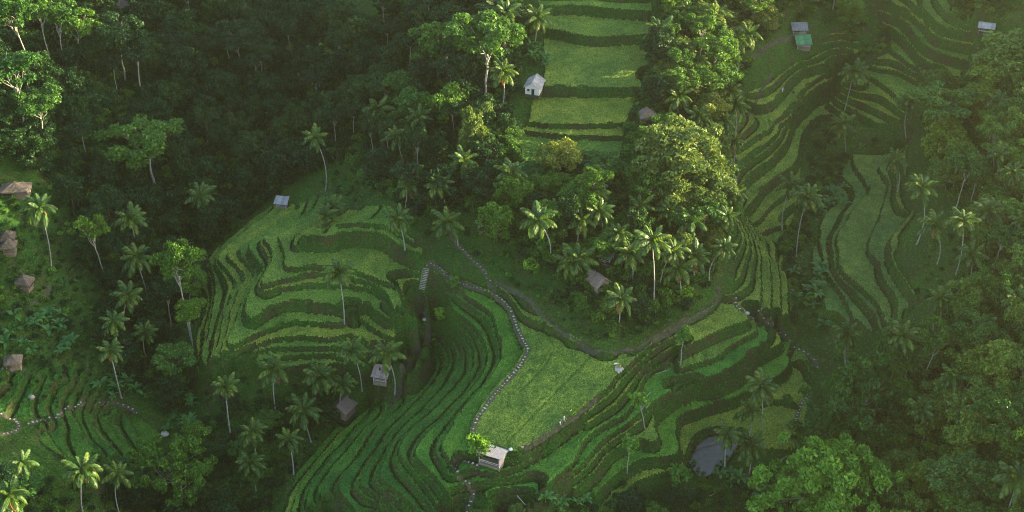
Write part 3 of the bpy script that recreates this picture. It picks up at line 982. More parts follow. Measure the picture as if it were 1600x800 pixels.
def palm_at(g_, top, label, group, nf=21, size=1.0, joined=False):
    PALM_N[0] += 1
    r = random.Random(PALM_N[0] * 77)
    top = np.array(top, float)
    e = empty('coconut_palm', (g_[0], g_[1], g_[2]))
    tag(e, label, 'palm tree', group)
    s = np.linspace(0, 1, 8)[:, None]
    bow = np.array([r.uniform(-.08, .08), r.uniform(-.08, .08), 0]) * top[2]
    path = np.array([0, 0, -0.6]) * (1 - s) + top * s + bow * np.sin(PI * s) - np.array([top[0] * 0.25, 0, 0]) * np.sin(PI * s)
    rad = np.array([0.26, 0.17, 0.15, 0.14, 0.135, 0.13, 0.125, 0.14]) * (0.9 + 0.2 * r.random())
    tv, tf = tube(path, rad, 7)
    link(bpy.data.objects.new('trunk', with_mat(np_mesh('trunk', tv, tf, True), M['palmbark'])), e)
    base_sc = size * r.uniform(0.80, 1.2)
    nf = max(13, nf + r.randint(-6, 4))
    ph = r.uniform(0, 6.28)
    for i_ in range(nf):
        ring = i_ / nf
        el = 1.2 - 1.85 * ring + r.uniform(-.15, .15)          # young fronds stand up, old ones hang
        me = FRONDS[min(3, int(ring * 4))]
        if i_ >= nf - 2 and r.random() < 0.6:
            me = DRY; el = -1.0
        f_ = bpy.data.objects.new('frond', me)
        f_.location = tuple(top + np.array([0, 0, 0.05]))
        az = ph + i_ * 2.39996 + r.uniform(-.2, .2)
        f_.rotation_euler = (r.uniform(-.25, .25), -el * 0.85, az)
        k_ = base_sc * r.uniform(0.82, 1.08) * (0.8 if ring < .15 else 1.0)
        f_.scale = (k_, k_, k_)
        link(f_, e)
    return e

def banana(p, sc, label, group='banana plants'):
    e = empty('banana_plant', (p[0], p[1], p[2]), random.uniform(0, 6.28), sc)
    tag(e, label, 'banana plant', group)
    link(bpy.data.objects.new('stem', BSTEM), e)
    n = random.randint(6, 8)
    for i_ in range(n):
        l_ = bpy.data.objects.new('leaf', BLEAF[i_ % 3])
        l_.location = (0, 0, 1.15)
        l_.rotation_euler = (random.uniform(-.2, .2), random.uniform(-.45, .35), i_ * 2.4 + random.uniform(-.3, .3))
        q_ = random.uniform(.75, 1.15); l_.scale = (q_, q_, q_)
        link(l_, e)
    return e
# ------------------------------------------------------------------ palms, each where its foot and crown are in the photo
PALMS = [
 ((62,325),(80,418),'tall palm with sunlit yellow fronds above the thatched pavilions'),
 ((212,402),(236,478),'palm in the dark jungle with pale lower trunk, right of the slim forked trees'),
 ((203,342),(209,425),'dim palm standing just behind and above another palm in the left ravine'),
 ((312,305),(332,366),'lone palm with white trunk beside the top left edge of the terraced spur'),
 ((177,502),(184,566),'palm high behind a bigger palm on the left slope'),
 ((172,548),(190,622),'big palm with white trunk above the stepping-stone path on the left slope'),
 ((200,462),(198,535),'thin straight palm with a tiny crown on the left slope'),
 ((226,520),(233,567),'slim small palm right of the big palm on the left slope'),
 ((352,604),(360,678),'palm in front of the lowest left terraces, above the ravine'),
 ((427,577),(431,645),'dark palm overlapping the lower terraces of the amphitheatre'),
 ((500,588),(506,645),'palm with feathery crown under the middle of the curved terraces'),
 ((550,546),(566,611),'tall palm with long pale trunk above the brown-roofed hut'),
 ((603,552),(617,617),'palm with curved white trunk beside the grey tin-roofed hut'),
 ((535,600),(538,656),'palm hanging its fronds over the brown-roofed hut'),
 ((473,640),(487,692),'palm left of and below the brown-roofed hut'),
 ((450,686),(459,742),'bright palm on the gully edge under the terraced spur'),
 ((391,722),(400,768),'low palm in the bottom jungle left of the gully'),
 ((394,674),(398,722),'shaded palm in the ravine above a lower palm'),
 ((529,425),(538,505),'dark-crowned palm with white trunk rising from the curved terraces'),
 ((32,716),(38,822),'big yellowish palm by the lower left edge of the picture'),
 ((14,774),(20,850),'sunlit golden palm in the bottom left corner'),
 ((128,735),(131,812),'palm with bare pale trunk at the foot of the furrowed slope'),
 ((183,740),(189,812),'palm beside the bottom left broad tree, under the furrowed slope'),
 ((492,215),(508,300),'very tall dark palm with thin white trunk above the small tin shelter'),
 ((620,212),(634,262),'wide palm on the dark forest slope with two crossing trunks'),
 ((656,183),(668,228),'palm half sunk in the dark forest above the wide palm'),
 ((686,288),(697,332),'palm with sunlit yellow fronds at the forest edge over the terraces'),
 ((699,346),(716,384),'palm with pale leaning trunk at the head of the stone steps'),
 ((622,340),(633,390),'palm with white trunk on the slope over the amphitheatre'),
 ((642,288),(650,326),'dark palm at the forest edge left of the sunlit one'),
 ((507,336),(509,350),'short bushy palm on the crest of the terraced spur'),
 ((519,322),(521,338),'short palm behind another on the crest of the terraced spur'),
 ((785,112),(784,168),'bright sunlit palm left of the white-walled hut'),
 ((775,10),(778,56),'sunlit palm at the top edge, left of the ridge paddies'),
 ((838,28),(836,66),'dark palm against the left side of the top paddy'),
 ((840,343),(858,407),'palm with pale leaning trunk at the lower left of the central forest'),
 ((908,344),(902,386),'shaded palm in the middle of the central forest'),
 ((967,364),(974,412),'palm with dense crown right of the central forest middle'),
 ((970,466),(967,510),'broad bright palm at the foot of the forested knoll above the field'),
 ((1019,368),(1021,476),'tall palm with straight white trunk at the foot of the knoll'),
 ((1052,392),(1030,448),'palm leaning right at the knoll foot'),
 ((888,408),(894,442),'small slanting palm above the ditch of the main field'),
 ((904,404),(908,440),'small upright palm beside the hidden brown roof'),
 ((1020,284),(1023,326),'sunlit palm under the big olive-topped tree'),
 ((1000,322),(1004,362),'palm below the sunlit palm in the central forest'),
 ((1030,46),(1028,86),'sunlit palm at the right edge of the top paddies'),
 ((1072,14),(1073,52),'golden palm at the top edge of the forested ridge'),
 ((1104,140),(1104,182),'sunlit palm on the crest among ridge trees'),
 ((1140,140),(1141,178),'sunlit palm with hanging fronds over the right-hand terraces'),
 ((1130,190),(1129,228),'cream-lit palm on the ridge edge over the right-hand terraces'),
 ((1118,240),(1121,278),'brightly lit palm at the right rim of the big olive tree'),
 ((1152,62),(1153,122),'tall palm near the top of the forested ridge'),
 ((1168,52),(1152,112),'palm leaning right beside the dirt track at the top'),
 ((1136,338),(1124,402),'palm leaning over the right-hand terraces, in half shade'),
 ((1131,388),(1108,442),'sunlit palm with leaning trunk at the bend of the dirt road'),
 ((1128,306),(1126,350),'palm under the olive tree at the right edge of the forest'),
 ((1315,195),(1321,238),'lone palm with blazing white-lit fronds beside the stream'),
 ((1265,284),(1244,402),'tall slanting palm over the stream between the terraces'),
 ((1236,290),(1222,360),'palm with thin trunk left of the tall slanting one by the stream'),
 ((1335,112),(1320,172),'dim palm above the stream where the two terrace slopes meet'),
 ((1440,292),(1432,382),'hazy palm with pale trunk on the bright grass slope'),
 ((1462,352),(1464,412),'hazy palm standing lower on the bright grass slope'),
 ((1505,344),(1488,442),'tall hazy palm with very long trunk on the right hillside'),
 ((1582,268),(1572,328),'sun-tipped palm by the upper right edge'),
 ((1562,242),(1556,304),'palm behind the sun-tipped palm on the right hillside'),
 ((1470,466),(1467,516),'wide arching palm below the bright grass slope'),
 ((1536,508),(1532,564),'wide palm with arching fronds on the right hillside'),
 ((1490,586),(1492,626),'pale-fronded palm in the middle of the right hillside'),
 ((1411,524),(1408,614),'palm with straight trunk behind the airy spreading tree'),
 ((1324,522),(1322,566),'low palm at the end of the stone path by the stream'),
 ((1190,604),(1184,684),'tall palm with white trunk at the edge of the flat paddy'),
 ((1172,640),(1170,682),'small thin palm next to the tall one by the flat paddy'),
 ((1136,680),(1133,738),'palm rising in front of the flooded paddy'),
 ((1174,694),(1170,742),'dim palm right of the flooded paddy'),
 ((1251,680),(1247,740),'palm between the flat paddy and the bright round tree'),
 ((1590,748),(1572,806),'pale palm leaning at the lower right edge'),
 ((1520,398),(1516,446),'faint palm in the haze on the right hillside'),
 ((1592,470),(1588,520),'hazy palm cut by the right edge, halfway down'),
 ((1600,345),(1596,400),'hazy palm cut by the right edge, above the middle'),
 ((300,90),(302,130),'dim palm deep in the dark upper left jungle'),
 ((560,40),(562,90),'dim palm near the top of the dark ravine'),
 ((500,90),(503,140),'dark palm on the shaded slope high above the small tin shelter'),
 ((115,120),(117,160),'small palm with yellowish heart among tall upper left trees'),
 ((790,20),(792,70),'sunlit palm next to the ridge paddies at the top'),
 ((750,215),(752,262),'dim palm under the pale feathery tree'),
 ((1400,250),(1402,300),'dark palm between the stream bushes and the hazy slope'),
 ((870,330),(872,372),'shaded palm left of the central forest middle'),
 ((935,330),(938,376),'palm tucked between two others in the central forest'),
 ((1045,330),(1048,368),'sunlit palm below the huge olive tree'),
 ((1080,345),(1084,392),'palm right of the small olive tree'),
 ((985,395),(988,440),'palm above the broad bright palm at the knoll foot'),
 ((1085,300),(1088,352),'sunlit palm in front of the huge olive tree, right side'),
 ((800,270),(806,316),'dim palm under the lowest ridge paddy, left side'),
 ((1090,180),(1092,222),'sunlit palm behind the huge olive tree'),
 ((1060,150),(1062,190),'sunlit palm beside the paddies above the dark thatched house'),
 ((1120,20),(1122,70),'sunlit palm at the very top of the forested ridge'),
 ((725,250),(728,300),'dark palm between the pale feathery tree and the sunlit forest-edge palm'),
 ((590,170),(594,220),'dark palm on the shaded slope above the wide forest palm'),
 ((1545,330),(1540,392),'hazy palm between the sun-tipped palm and the tall hazy one'),
 ((1500,640),(1502,690),'dim palm low in the right hillside forest'),
 ((1440,640),(1438,700),'dim palm right of the airy spreading tree'),
 ((1560,160),(1556,214),'hazy palm under the sun-rimmed tree'),
 ((1148,220),(1146,262),'cream-lit palm overhanging the terraces, below the person in white'),
 ((1142,262),(1140,306),'sunlit palm on the ridge rim level with the lone blazing palm'),
 ((1146,300),(1140,344),'half-lit palm at the right rim of the central forest'),
 ((1112,205),(1114,246),'sunlit palm squeezed between ridge rim palms'),
 ((1085,95),(1088,138),'sunlit palm right of the grey-green tree'),
 ((1150,165),(1149,205),'lit palm at the narrow path over the right-hand terraces'),
 ((1060,420),(1064,462),'palm with hanging fronds near the dirt road'),
 ((1085,400),(1088,446),'palm above the bend of the dirt road'),
 ((925,300),(928,345),'palm in half light under the ridge paddies'),
 ((1420,160),(1416,214),'dark palm at the lower end of the upper right terraces'),
]
for crown, basepx, lb in PALMS:
    palm(crown, basepx, lb)

# ------------------------------------------------------------------ single broadleaf trees
HEROES = [
 ('tall',(220,225),52,(243,302),'wide layered tree with pale forked trunk alone in the dark left jungle',0),
 ('tall',(12,100),44,(44,216),'sunlit yellow-green tree at the upper left edge',1),
 ('tall',(62,165),36,(70,236),'green spreading tree under the sunlit one at the upper left edge',2),
 ('tall',(18,8),30,(60,126),'tall slanting white-stemmed tree in the top left corner',3),
 ('tall',(54,12),28,(82,114),'tall slim tree second from the top left corner',1),
 ('tall',(92,20),28,(100,114),'slim tree with forked white stem near the top left corner',2),
 ('tall',(120,30),26,(118,110),'slim pale-stemmed tree right of the forked one at the top left',0),
 ('tall_dark',(188,42),34,(196,130),'dark flat-topped tree with slender trunk at the upper left',0),
 ('tall_dark',(215,75),30,(220,150),'dark layered tree right of the flat-topped one',1),
 ('tall_dark',(372,58),34,(388,124),'dark tree with thin V-shaped pale stems at the top',2),
 ('tall_dark',(400,90),26,(404,150),'small dark tree beside the V-stemmed one',0),
 ('tall',(278,388),32,(300,532),'tall green tree with two long white stems left of the terraced spur',3),
 ('tall',(296,432),26,(298,500),'green tree just in front of the two-stemmed tree left of the spur',0),
 ('tall',(148,350),24,(168,442),'small round-topped green tree on thin twin stems, left slope',1),
 ('tall',(270,562),32,(278,622),'blue-green tree at the left foot of the terraced spur',2),
 ('tall',(292,480),24,(302,545),'slender tree left of the spur with thin white stem',3),
 ('open',(268,728),48,(286,806),'light green airy tree with white forked trunk at the bottom left',0),
 ('tall',(762,58),50,(757,164),'big sunlit layered tree over the forest left of the ridge paddies',2),
 ('olive',(740,178),22,(742,264),'pale feathery sunlit tree with slim trunk in the forest',0),
 ('green',(690,62),36,(692,120),'green dome-crowned tree near the top of the forest',0),
 ('green',(640,165),34,(650,215),'rounded green tree lit at the top on the dark slope',1),
 ('green',(714,150),30,(716,200),'leafy tree left of the big sunlit layered tree',2),
 ('green',(625,130),30,(628,170),'rounded tree at the edge of light on the dark slope',3),
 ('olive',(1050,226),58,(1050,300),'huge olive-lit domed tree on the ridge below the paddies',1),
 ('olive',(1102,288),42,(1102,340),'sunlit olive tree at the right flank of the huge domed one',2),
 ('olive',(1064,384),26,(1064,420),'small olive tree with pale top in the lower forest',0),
 ('tall',(1112,76),36,(1106,136),'sunlit layered tree on the ridge right of the paddies',3),
 ('tall',(1112,118),32,(1108,172),'light green tiered tree just below another on the ridge',0),
 ('olive',(1068,118),28,(1068,158),'grey-green sunlit tree beside the paddies',1),
 ('tall',(945,262),28,(945,306),'small pale-stemmed tree under the lowest ridge paddy',1),
 ('olive',(876,240),32,(872,276),'sunlit shrubby tree at the lower left of the ridge paddies',2),
 ('green',(1052,72),20,(1053,100),'round vine-covered tree at the right edge of the top paddies',0),
 ('open',(1340,598),60,(1322,692),'large airy spreading tree with pale branching trunk right of the flat paddy',1),
 ('bright',(1308,752),84,(1310,838),'big bright green domed tree at the bottom right',0),
 ('tall',(1408,518),28,(1410,590),'fresh green tree behind a palm on the right hillside',2),
 ('tall',(1468,512),24,(1434,618),'slim leaning tree with long pale trunk on the right hillside',0),
 ('tall',(1482,168),44,(1476,236),'pale green tree with white trunk above the hazy slope',1),
 ('tall',(1556,204),26,(1552,262),'flat-topped hazy tree left of the sun-tipped palm',2),
 ('tall',(1506,254),28,(1490,334),'hazy tree on a tall stem below the pale green tree',3),
 ('open',(1590,652),52,(1590,712),'sun-washed spreading tree at the right edge, low down',0),
 ('light',(1500,742),42,(1500,790),'yellow-green bushy tree at the bottom right corner',1),
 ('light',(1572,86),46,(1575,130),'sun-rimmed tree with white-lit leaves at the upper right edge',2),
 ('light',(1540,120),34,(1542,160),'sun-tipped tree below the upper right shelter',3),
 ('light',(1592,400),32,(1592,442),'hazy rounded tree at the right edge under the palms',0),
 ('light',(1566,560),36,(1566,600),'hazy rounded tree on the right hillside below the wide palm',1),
 ('small',(748,690),19,(749,716),'small dense round tree beside the pale hut in the field corner',0),
 ('small',(688,490),11,(688,500),'little glossy round bush at the head of the gully',1),
 ('small',(710,442),8,(710,450),'little bush beside the upper stone path',0),
 ('sapling',(1060,520),14,(1062,572),'sapling with leaning white stem on the front terraces',0),
 ('sapling',(997,618),14,(1008,672),'sapling with white stem standing over the bright green strip',1),
 ('sapling',(895,645),9,(897,660),'small yellow-green bush on the lower bank of the main field',0),
 ('sapling',(988,690),14,(980,738),'bent sapling with pale stem below the bright green strip',1),
 ('small',(1060,740),16,(1062,764),'blue-green bush below the flooded paddy',1),
]
TNAME = {'tall': 'flat_topped_tree', 'tall_dark': 'flat_topped_tree', 'dark': 'broadleaf_tree', 'green': 'broadleaf_tree', 'light': 'broadleaf_tree', 'olive': 'feathery_tree',
         'open': 'spreading_tree', 'bright': 'domed_tree', 'small': 'small_tree', 'sapling': 'sapling'}
for kind, c_, r_, b_, lb, var in HEROES:
    hero_tree(kind, c_, r_, b_, lb, None, TNAME[kind], var)


# ------------------------------------------------------------------ forest trees in the masses, spread over the ground
JUNGLE = {
 'left': [(-40,-60),(480,-60),(560,60),(690,-40),(800,-40),(832,60),(806,130),(790,230),(720,318),(650,345),(600,305),(540,262),(490,268),(440,300),(405,325),(350,372),(318,412),(305,480),(276,540),(292,590),(300,640),(276,668),(240,632),(196,590),(150,520),(190,470),(130,410),(110,320),(50,262),(-40,255)],
 'centre': [(790,228),(830,262),(965,262),(985,205),(1012,130),(1030,60),(1022,-50),(1235,-50),(1228,30),(1165,112),(1140,200),(1142,300),(1140,400),(1112,448),(1060,488),(1005,520),(960,525),(905,505),(868,470),(800,395),(752,368),(722,325)],
 'right': [(1440,160),(1500,130),(1560,104),(1660,60),(1660,870),(1180,870),(1245,735),(1290,700),(1320,640),(1400,560),(1445,505),(1475,470),(1500,430),(1500,330),(1445,255)],
 'lower_left': [(-40,735),(110,748),(230,725),(290,700),(322,660),(400,625),(500,612),(512,655),(470,710),(420,790),(400,870),(-40,870)],
 'bottom': [(835,812),(1000,775),(1080,762),(1130,752),(1240,735),(1190,870),(820,870)],
 'topright': [(1470,-40),(1560,-40),(1600,25),(1545,36),(1490,28)],
 'topmid': [(1245,-50),(1350,-50),(1352,60),(1330,75),(1300,40),(1250,40)],
}
ZK = {'left': (['dark', 'dark', 'tall_dark', 'dark', 'dark'], 8.6, 'dark broadleaf tree massed in the shaded upper left jungle', 'trees of the shaded left jungle'),  # dark kinds chosen so leaf colour adds to the valley shade
      'centre': (['green', 'green', 'tall', 'green', 'dark'], 8.6, 'broadleaf tree massed in the forest on the central ridge', 'trees of the central forest'),
      'right': (['light', 'light', 'tall', 'green'], 8.2, 'hazy broadleaf tree massed on the right hillside', 'trees of the right hillside'),  # pale kinds chosen so leaf colour lifts the hazy side
      'lower_left': (['dark', 'green', 'dark'], 9.5, 'broadleaf tree in the jungle along the bottom left', 'trees of the lower left jungle'),
      'bottom': (['dark', 'green'], 8.5, 'low tree in the dark thicket at the bottom under the flooded paddy', 'trees of the bottom thicket'),
      'topright': (['green', 'dark'], 7.0, 'bushy tree above the upper right terraces', 'trees above the upper right terraces'),
      'topmid': (['green', 'tall'], 8.0, 'tree in the hazy hollow at the top between the terraces', 'trees of the top hollow')}

def scatter(poly, spacing, seed, jit=0.45, margin=0):
    """places on the ground inside an outline, at an even but irregular spacing in metres"""
    r = np.random.default_rng(seed)
    xs = np.arange(-200, 200, spacing); ys = np.arange(196, 500, spacing)
    X_, Y_ = np.meshgrid(xs, ys)
    X_ = X_ + r.uniform(-jit, jit, X_.shape) * spacing; Y_ = Y_ + r.uniform(-jit, jit, Y_.shape) * spacing
    X_, Y_ = X_.ravel(), Y_.ravel()
    Z_ = height(X_, Y_)
    qx, qy = project(X_, Y_, Z_)
    m_ = in_poly(qx, qy, poly)
    return np.stack([X_[m_], Y_[m_], Z_[m_]], 1)

LANDMARKS = [((220,225),'the wide layered tree'),((12,100),'the sunlit upper left tree'),((62,325),'the sunlit palm over the pavilions'),((312,305),'the lone palm by the spur'),
 ((278,388),'the tall two-stemmed tree'),((212,402),'the palm with pale lower trunk'),((492,215),'the very tall dark palm'),((440,315),'the small tin shelter'),((620,212),'the wide forest palm'),
 ((686,288),'the sunlit forest-edge palm'),((762,58),'the big sunlit layered tree'),((785,112),'the palm by the white-walled hut'),((835,130),'the white-walled hut'),((740,178),'the pale feathery tree'),
 ((690,62),'the dome-crowned tree'),((188,42),'the dark flat-topped tree'),((54,12),'the slim top left trees'),((372,58),'the V-stemmed tree'),((270,562),'the blue-green tree'),((148,350),'the twin-stemmed tree'),
 ((172,548),'the big left slope palm'),((1050,226),'the huge olive tree'),((1064,384),'the small olive tree'),((840,343),'the leaning forest palm'),((967,364),'the dense-crowned palm'),((970,466),'the broad knoll palm'),
 ((1019,368),'the straight-trunked palm'),((945,262),'the pale-stemmed tree'),((876,240),'the sunlit shrubby tree'),((1112,76),'the sunlit ridge tree'),((1030,46),'the palm by the top paddies'),((1152,62),'the tall ridge palm'),
 ((1248,45),'the grey-roofed stall'),((1131,388),'the palm at the road bend'),((1120,240),'the lit palm on the ridge rim'),((933,440),'the brown tile-roofed house'),((1482,168),'the pale green tree'),((1582,268),'the sun-tipped palm'),
 ((1572,86),'the sun-rimmed tree'),((1505,344),'the tall hazy palm'),((1536,508),'the wide arching palm'),((1490,586),'the pale-fronded palm'),((1340,598),'the airy spreading tree'),((1308,752),'the bright domed tree'),
 ((1590,652),'the sun-washed tree'),((1500,742),'the yellow-green tree'),((1411,524),'the straight palm on the right'),((1592,400),'the hazy right-edge tree'),((268,728),'the airy bottom left tree'),((128,735),'the palm under the furrows'),
 ((352,604),'the palm over the ravine'),((473,640),'the palm below the brown-roofed hut'),((450,686),'the bright gully palm'),((32,716),'the big yellowish palm'),((1136,680),'the palm by the flooded paddy'),((1251,680),'the palm by the domed tree'),
 ((1340,30),'the top hollow'),((1539,45),'the upper right shelter'),((200,10),'the top left house'),((560,40),'the top ravine palm'),((300,90),'the upper jungle palm')]
LOOK = {'light': 'light green rounded tree', 'dark': 'dark rounded tree', 'green': 'green rounded tree', 'tall': 'green flat-topped tree', 'tall_dark': 'dark flat-topped tree', 'olive': 'olive feathery tree'}
used_labels = {}
def forest_label(kd, hh, cr, p):
    qx, qy = project(p[0], p[1], p[2] + hh * .7)
    ds = sorted((math.hypot(qx - a, (qy - b_) * 1.3), i_) for i_, ((a, b_), _) in enumerate(LANDMARKS))
    size = 'broad ' if cr > 4.3 else ('narrow ' if cr < 3.3 else '')
    if hh > 11.8 and kd in ('dark', 'green', 'olive', 'light'): size = 'tall ' + size
    best = None
    for d_, i_ in ds[:5]:
        (a, b_), nm = LANDMARKS[i_]
        dx, dy = qx - a, qy - b_
        ax, ay = abs(dx), abs(dy)
        if ax > 2 * ay: rel = 'left of' if dx < 0 else 'right of'
        elif ay > 2 * ax: rel = 'behind' if dy < 0 else 'in front of'
        else: rel = ('behind ' if dy < 0 else 'before ') + ('left of' if dx < 0 else 'right of')
        near = 'just ' if d_ < 32 else ('' if d_ < 75 else 'far ')
        lb = f'{size}{LOOK[kd]} {near}{rel} {nm}'
        if best is None: best = lb
        if lb not in used_labels:
            used_labels[lb] = 1
            return lb
    used_labels[best] += 1
    return best

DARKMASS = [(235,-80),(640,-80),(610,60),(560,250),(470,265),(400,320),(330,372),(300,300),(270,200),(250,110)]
MASS_P, MASS_S, MASS_I = [], [], []
nfill = 0
for zi, (zone, poly) in enumerate(JUNGLE.items()):
    kinds, sp, lb, grp = ZK[zone]
    for n_, p in enumerate(scatter(poly, sp, 100 + zi)):
        r_ = random.Random(zi * 1000 + n_)
        kd = r_.choice(kinds)
        if zone == 'centre' and project(*p)[0] > 1040: kd = r_.choice(['green', 'olive', 'tall', 'olive'])  # paler olive kinds on the sunlit flank, so colour helps the sunlight
        hh = r_.uniform(7, 13) if kd not in ('tall', 'tall_dark') else r_.uniform(11, 17)
        if zone == 'bottom': hh *= 0.45
        if zone == 'centre' and 780 < project(*p)[0] < 985 and project(*p)[1] < 325: hh *= 0.5
        if zone == 'lower_left': hh *= 0.6
        if zone == 'centre' and project(*p)[1] > 430: hh *= 0.42
        cr = r_.uniform(2.8, 4.9) * (0.75 if zone in ('bottom', 'topright') else 1) * (0.65 if zone == 'centre' and project(*p)[1] > 430 else 1)
        qx, qy = project(*p)
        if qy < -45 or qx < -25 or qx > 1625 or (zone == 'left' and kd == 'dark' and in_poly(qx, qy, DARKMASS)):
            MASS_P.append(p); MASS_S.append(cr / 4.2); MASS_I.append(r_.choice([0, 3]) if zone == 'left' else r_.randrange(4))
            continue
        plant_tree(kd, p, hh, cr, forest_label(kd, hh, cr, p), grp, name=TNAME[kd]); nfill += 1
print('forest trees', nfill, round(time.time() - T0, 1))

# ------------------------------------------------------------------ banana plants
BAN = [((60,520),(10,120,495,560),20,'banana plant in the clump above the small shelter on the left slope'),
       ((1265,470),(1238,1290,420,520),12,'banana plant in the clump beside the stream crossing'),
       ((845,95),(828,858,75,112),10,'banana plant behind the white-walled hut'),
       ((880,785),(850,915,775,800),6,'banana plant at the bottom edge below the spur'),
       ((1100,440),(1085,1135,380,430),6,'banana plant at the forest edge over the dirt road'),
       ((330,560),(255,310,600,690),12,'banana plant on the ravine side under the left terraces'),
       ((160,600),(150,215,585,625),9,'banana plant around the big palm on the left slope'),
       ((1300,300),(1275,1320,290,345),8,'banana plant on the stream bank between hazy paddies'),
       ((180,400),(110,300,255,300),10,'banana plant in the shade above the left grass clearing'),
       ((1140,755),(1120,1230,740,790),9,'banana plant in the thicket beside the flooded paddy')]
for bi, (_, (xa, xb, ya, yb), n_, lb) in enumerate(BAN):
    r_ = random.Random(500 + bi)
    for q_ in range(n_):
        banana(ground(r_.uniform(xa, xb), r_.uniform(ya, yb)), r_.uniform(0.8, 1.35), lb, 'banana plants' + lb[12:])

# ------------------------------------------------------------------ undergrowth and grass: uncountable, scattered by nodes
def hidden_collection(name, objs):
    c = bpy.data.collections.new(name)
    for o in objs: c.objects.link(o)
    return c

def bush_mesh(seed, n, rad, hgt, leaf, mat):
    r = np.random.default_rng(seed)
    nc = 9
    cc = np.stack([r.uniform(-.6, .6, nc) * rad, r.uniform(-.6, .6, nc) * rad, r.uniform(.25, .75, nc) * hgt], 1)
    pk = r.integers(0, nc, n)
    d = r.standard_normal((n, 3)); d /= np.linalg.norm(d, axis=1)[:, None]
    d[:, 2] = np.abs(d[:, 2]) - 0.15
    c_ = cc[pk] + d * rad * (0.3 + 0.22 * r.random((n, 1))) * np.array([1, 1, .9])
    V, F = leaf_cards(c_, leaf, 0.2, r)
    return with_mat(np_mesh('bush', V, F, False), mat)

def fern_mesh(seed, n, Lb, mat):
    """a fountain of long arching leaves"""
    r = np.random.default_rng(seed)
    V, F = [], []
    for i_ in range(n):
        az = r.uniform(0, 6.28); el = r.uniform(.5, 1.3); L_ = Lb * r.uniform(.6, 1.1)
        d = np.array([math.cos(az), math.sin(az), 0]); sd_ = np.array([-d[1], d[0], 0]) * 0.06 * Lb
        o_ = len(V)
        for t_ in (0, .4, .75, 1.0):
            p = d * L_ * t_ * math.cos(el * (1 - .4 * t_)) + np.array([0, 0, L_ * (math.sin(el) * t_ - .55 * t_ ** 2.2)])
            w_ = (0.5, 1.0, .8, .08)[int(t_ * 3.2)]
            V += [p - sd_ * w_, p + sd_ * w_]
        for s_ in range(3):
            a = o_ + 2 * s_
            F.append((a, a + 1, a + 3, a + 2))
    return with_mat(np_mesh('fern', np.array(V), np.array(F), False), mat)

bushes = [bpy.data.objects.new('bush_kind', bush_mesh(s, 460, 1.5, 2.2, 0.24, M[mt])) for s, mt in ((1, 'leaf_shaded'), (2, 'leaf'), (3, 'leaf_shaded'), (4, 'leaf'), (5, 'leaf_bright'))]
bushes += [bpy.data.objects.new('fern_kind', fern_mesh(s, 22, 2.2, M[mt])) for s, mt in ((1, 'frond'), (2, 'banana'))]
BUSHES = hidden_collection('undergrowth_kinds', bushes)
tufts = [bpy.data.objects.new('tuft_kind', fern_mesh(30 + s, 9, 0.55, M['tuft'])) for s in range(3)]
TUFTS = hidden_collection('grass_kinds', tufts)

def scatter_object(name, label, pts, scl, idx, coll, seed):
    r = np.random.default_rng(seed)
    me = bpy.data.meshes.new(name)
    n = len(pts)
    me.vertices.add(n); me.vertices.foreach_set('co', np.asarray(pts, np.float32).ravel())
    a = me.attributes.new('scl', 'FLOAT', 'POINT'); a.data.foreach_set('value', np.asarray(scl, np.float32))
    a = me.attributes.new('rotz', 'FLOAT', 'POINT'); a.data.foreach_set('value', r.uniform(0, 6.28, n).astype(np.float32))
    a = me.attributes.new('idx', 'INT', 'POINT'); a.data.foreach_set('value', np.asarray(idx, np.int32))
    o = bpy.data.objects.new(name, me); link(o)
    tag(o, label, None, None, 'stuff')
    ng = bpy.data.node_groups.new(name + '_scatter', 'GeometryNodeTree')
    ng.interface.new_socket('Geometry', in_out='INPUT', socket_type='NodeSocketGeometry')
    ng.interface.new_socket('Geometry', in_out='OUTPUT', socket_type='NodeSocketGeometry')
    gi = ng.nodes.new('NodeGroupInput'); go = ng.nodes.new('NodeGroupOutput')
    ip = ng.nodes.new('GeometryNodeInstanceOnPoints')
    ci = ng.nodes.new('GeometryNodeCollectionInfo')
    ci.inputs['Collection'].default_value = coll
    ci.inputs['Separate Children'].default_value = True
    ci.inputs['Reset Children'].default_value = True
    def attr(nm, typ):
        x = ng.nodes.new('GeometryNodeInputNamedAttribute'); x.data_type = typ; x.inputs['Name'].default_value = nm
        return x.outputs['Attribute']
    cxyz = ng.nodes.new('ShaderNodeCombineXYZ')
    ng.links.new(attr('rotz', 'FLOAT'), cxyz.inputs['Z'])
    ng.links.new(gi.outputs[0], ip.inputs['Points'])
    ng.links.new(ci.outputs[0], ip.inputs['Instance'])
    ip.inputs['Pick Instance'].default_value = True
    ng.links.new(attr('idx', 'INT'), ip.inputs['Instance Index'])
    ng.links.new(cxyz.outputs[0], ip.inputs['Rotation'])
    ng.links.new(attr('scl', 'FLOAT'), ip.inputs['Scale'])
    ng.links.new(ip.outputs[0], go.inputs[0])
    md = o.modifiers.new('scatter', 'NODES'); md.node_group = ng
    return o

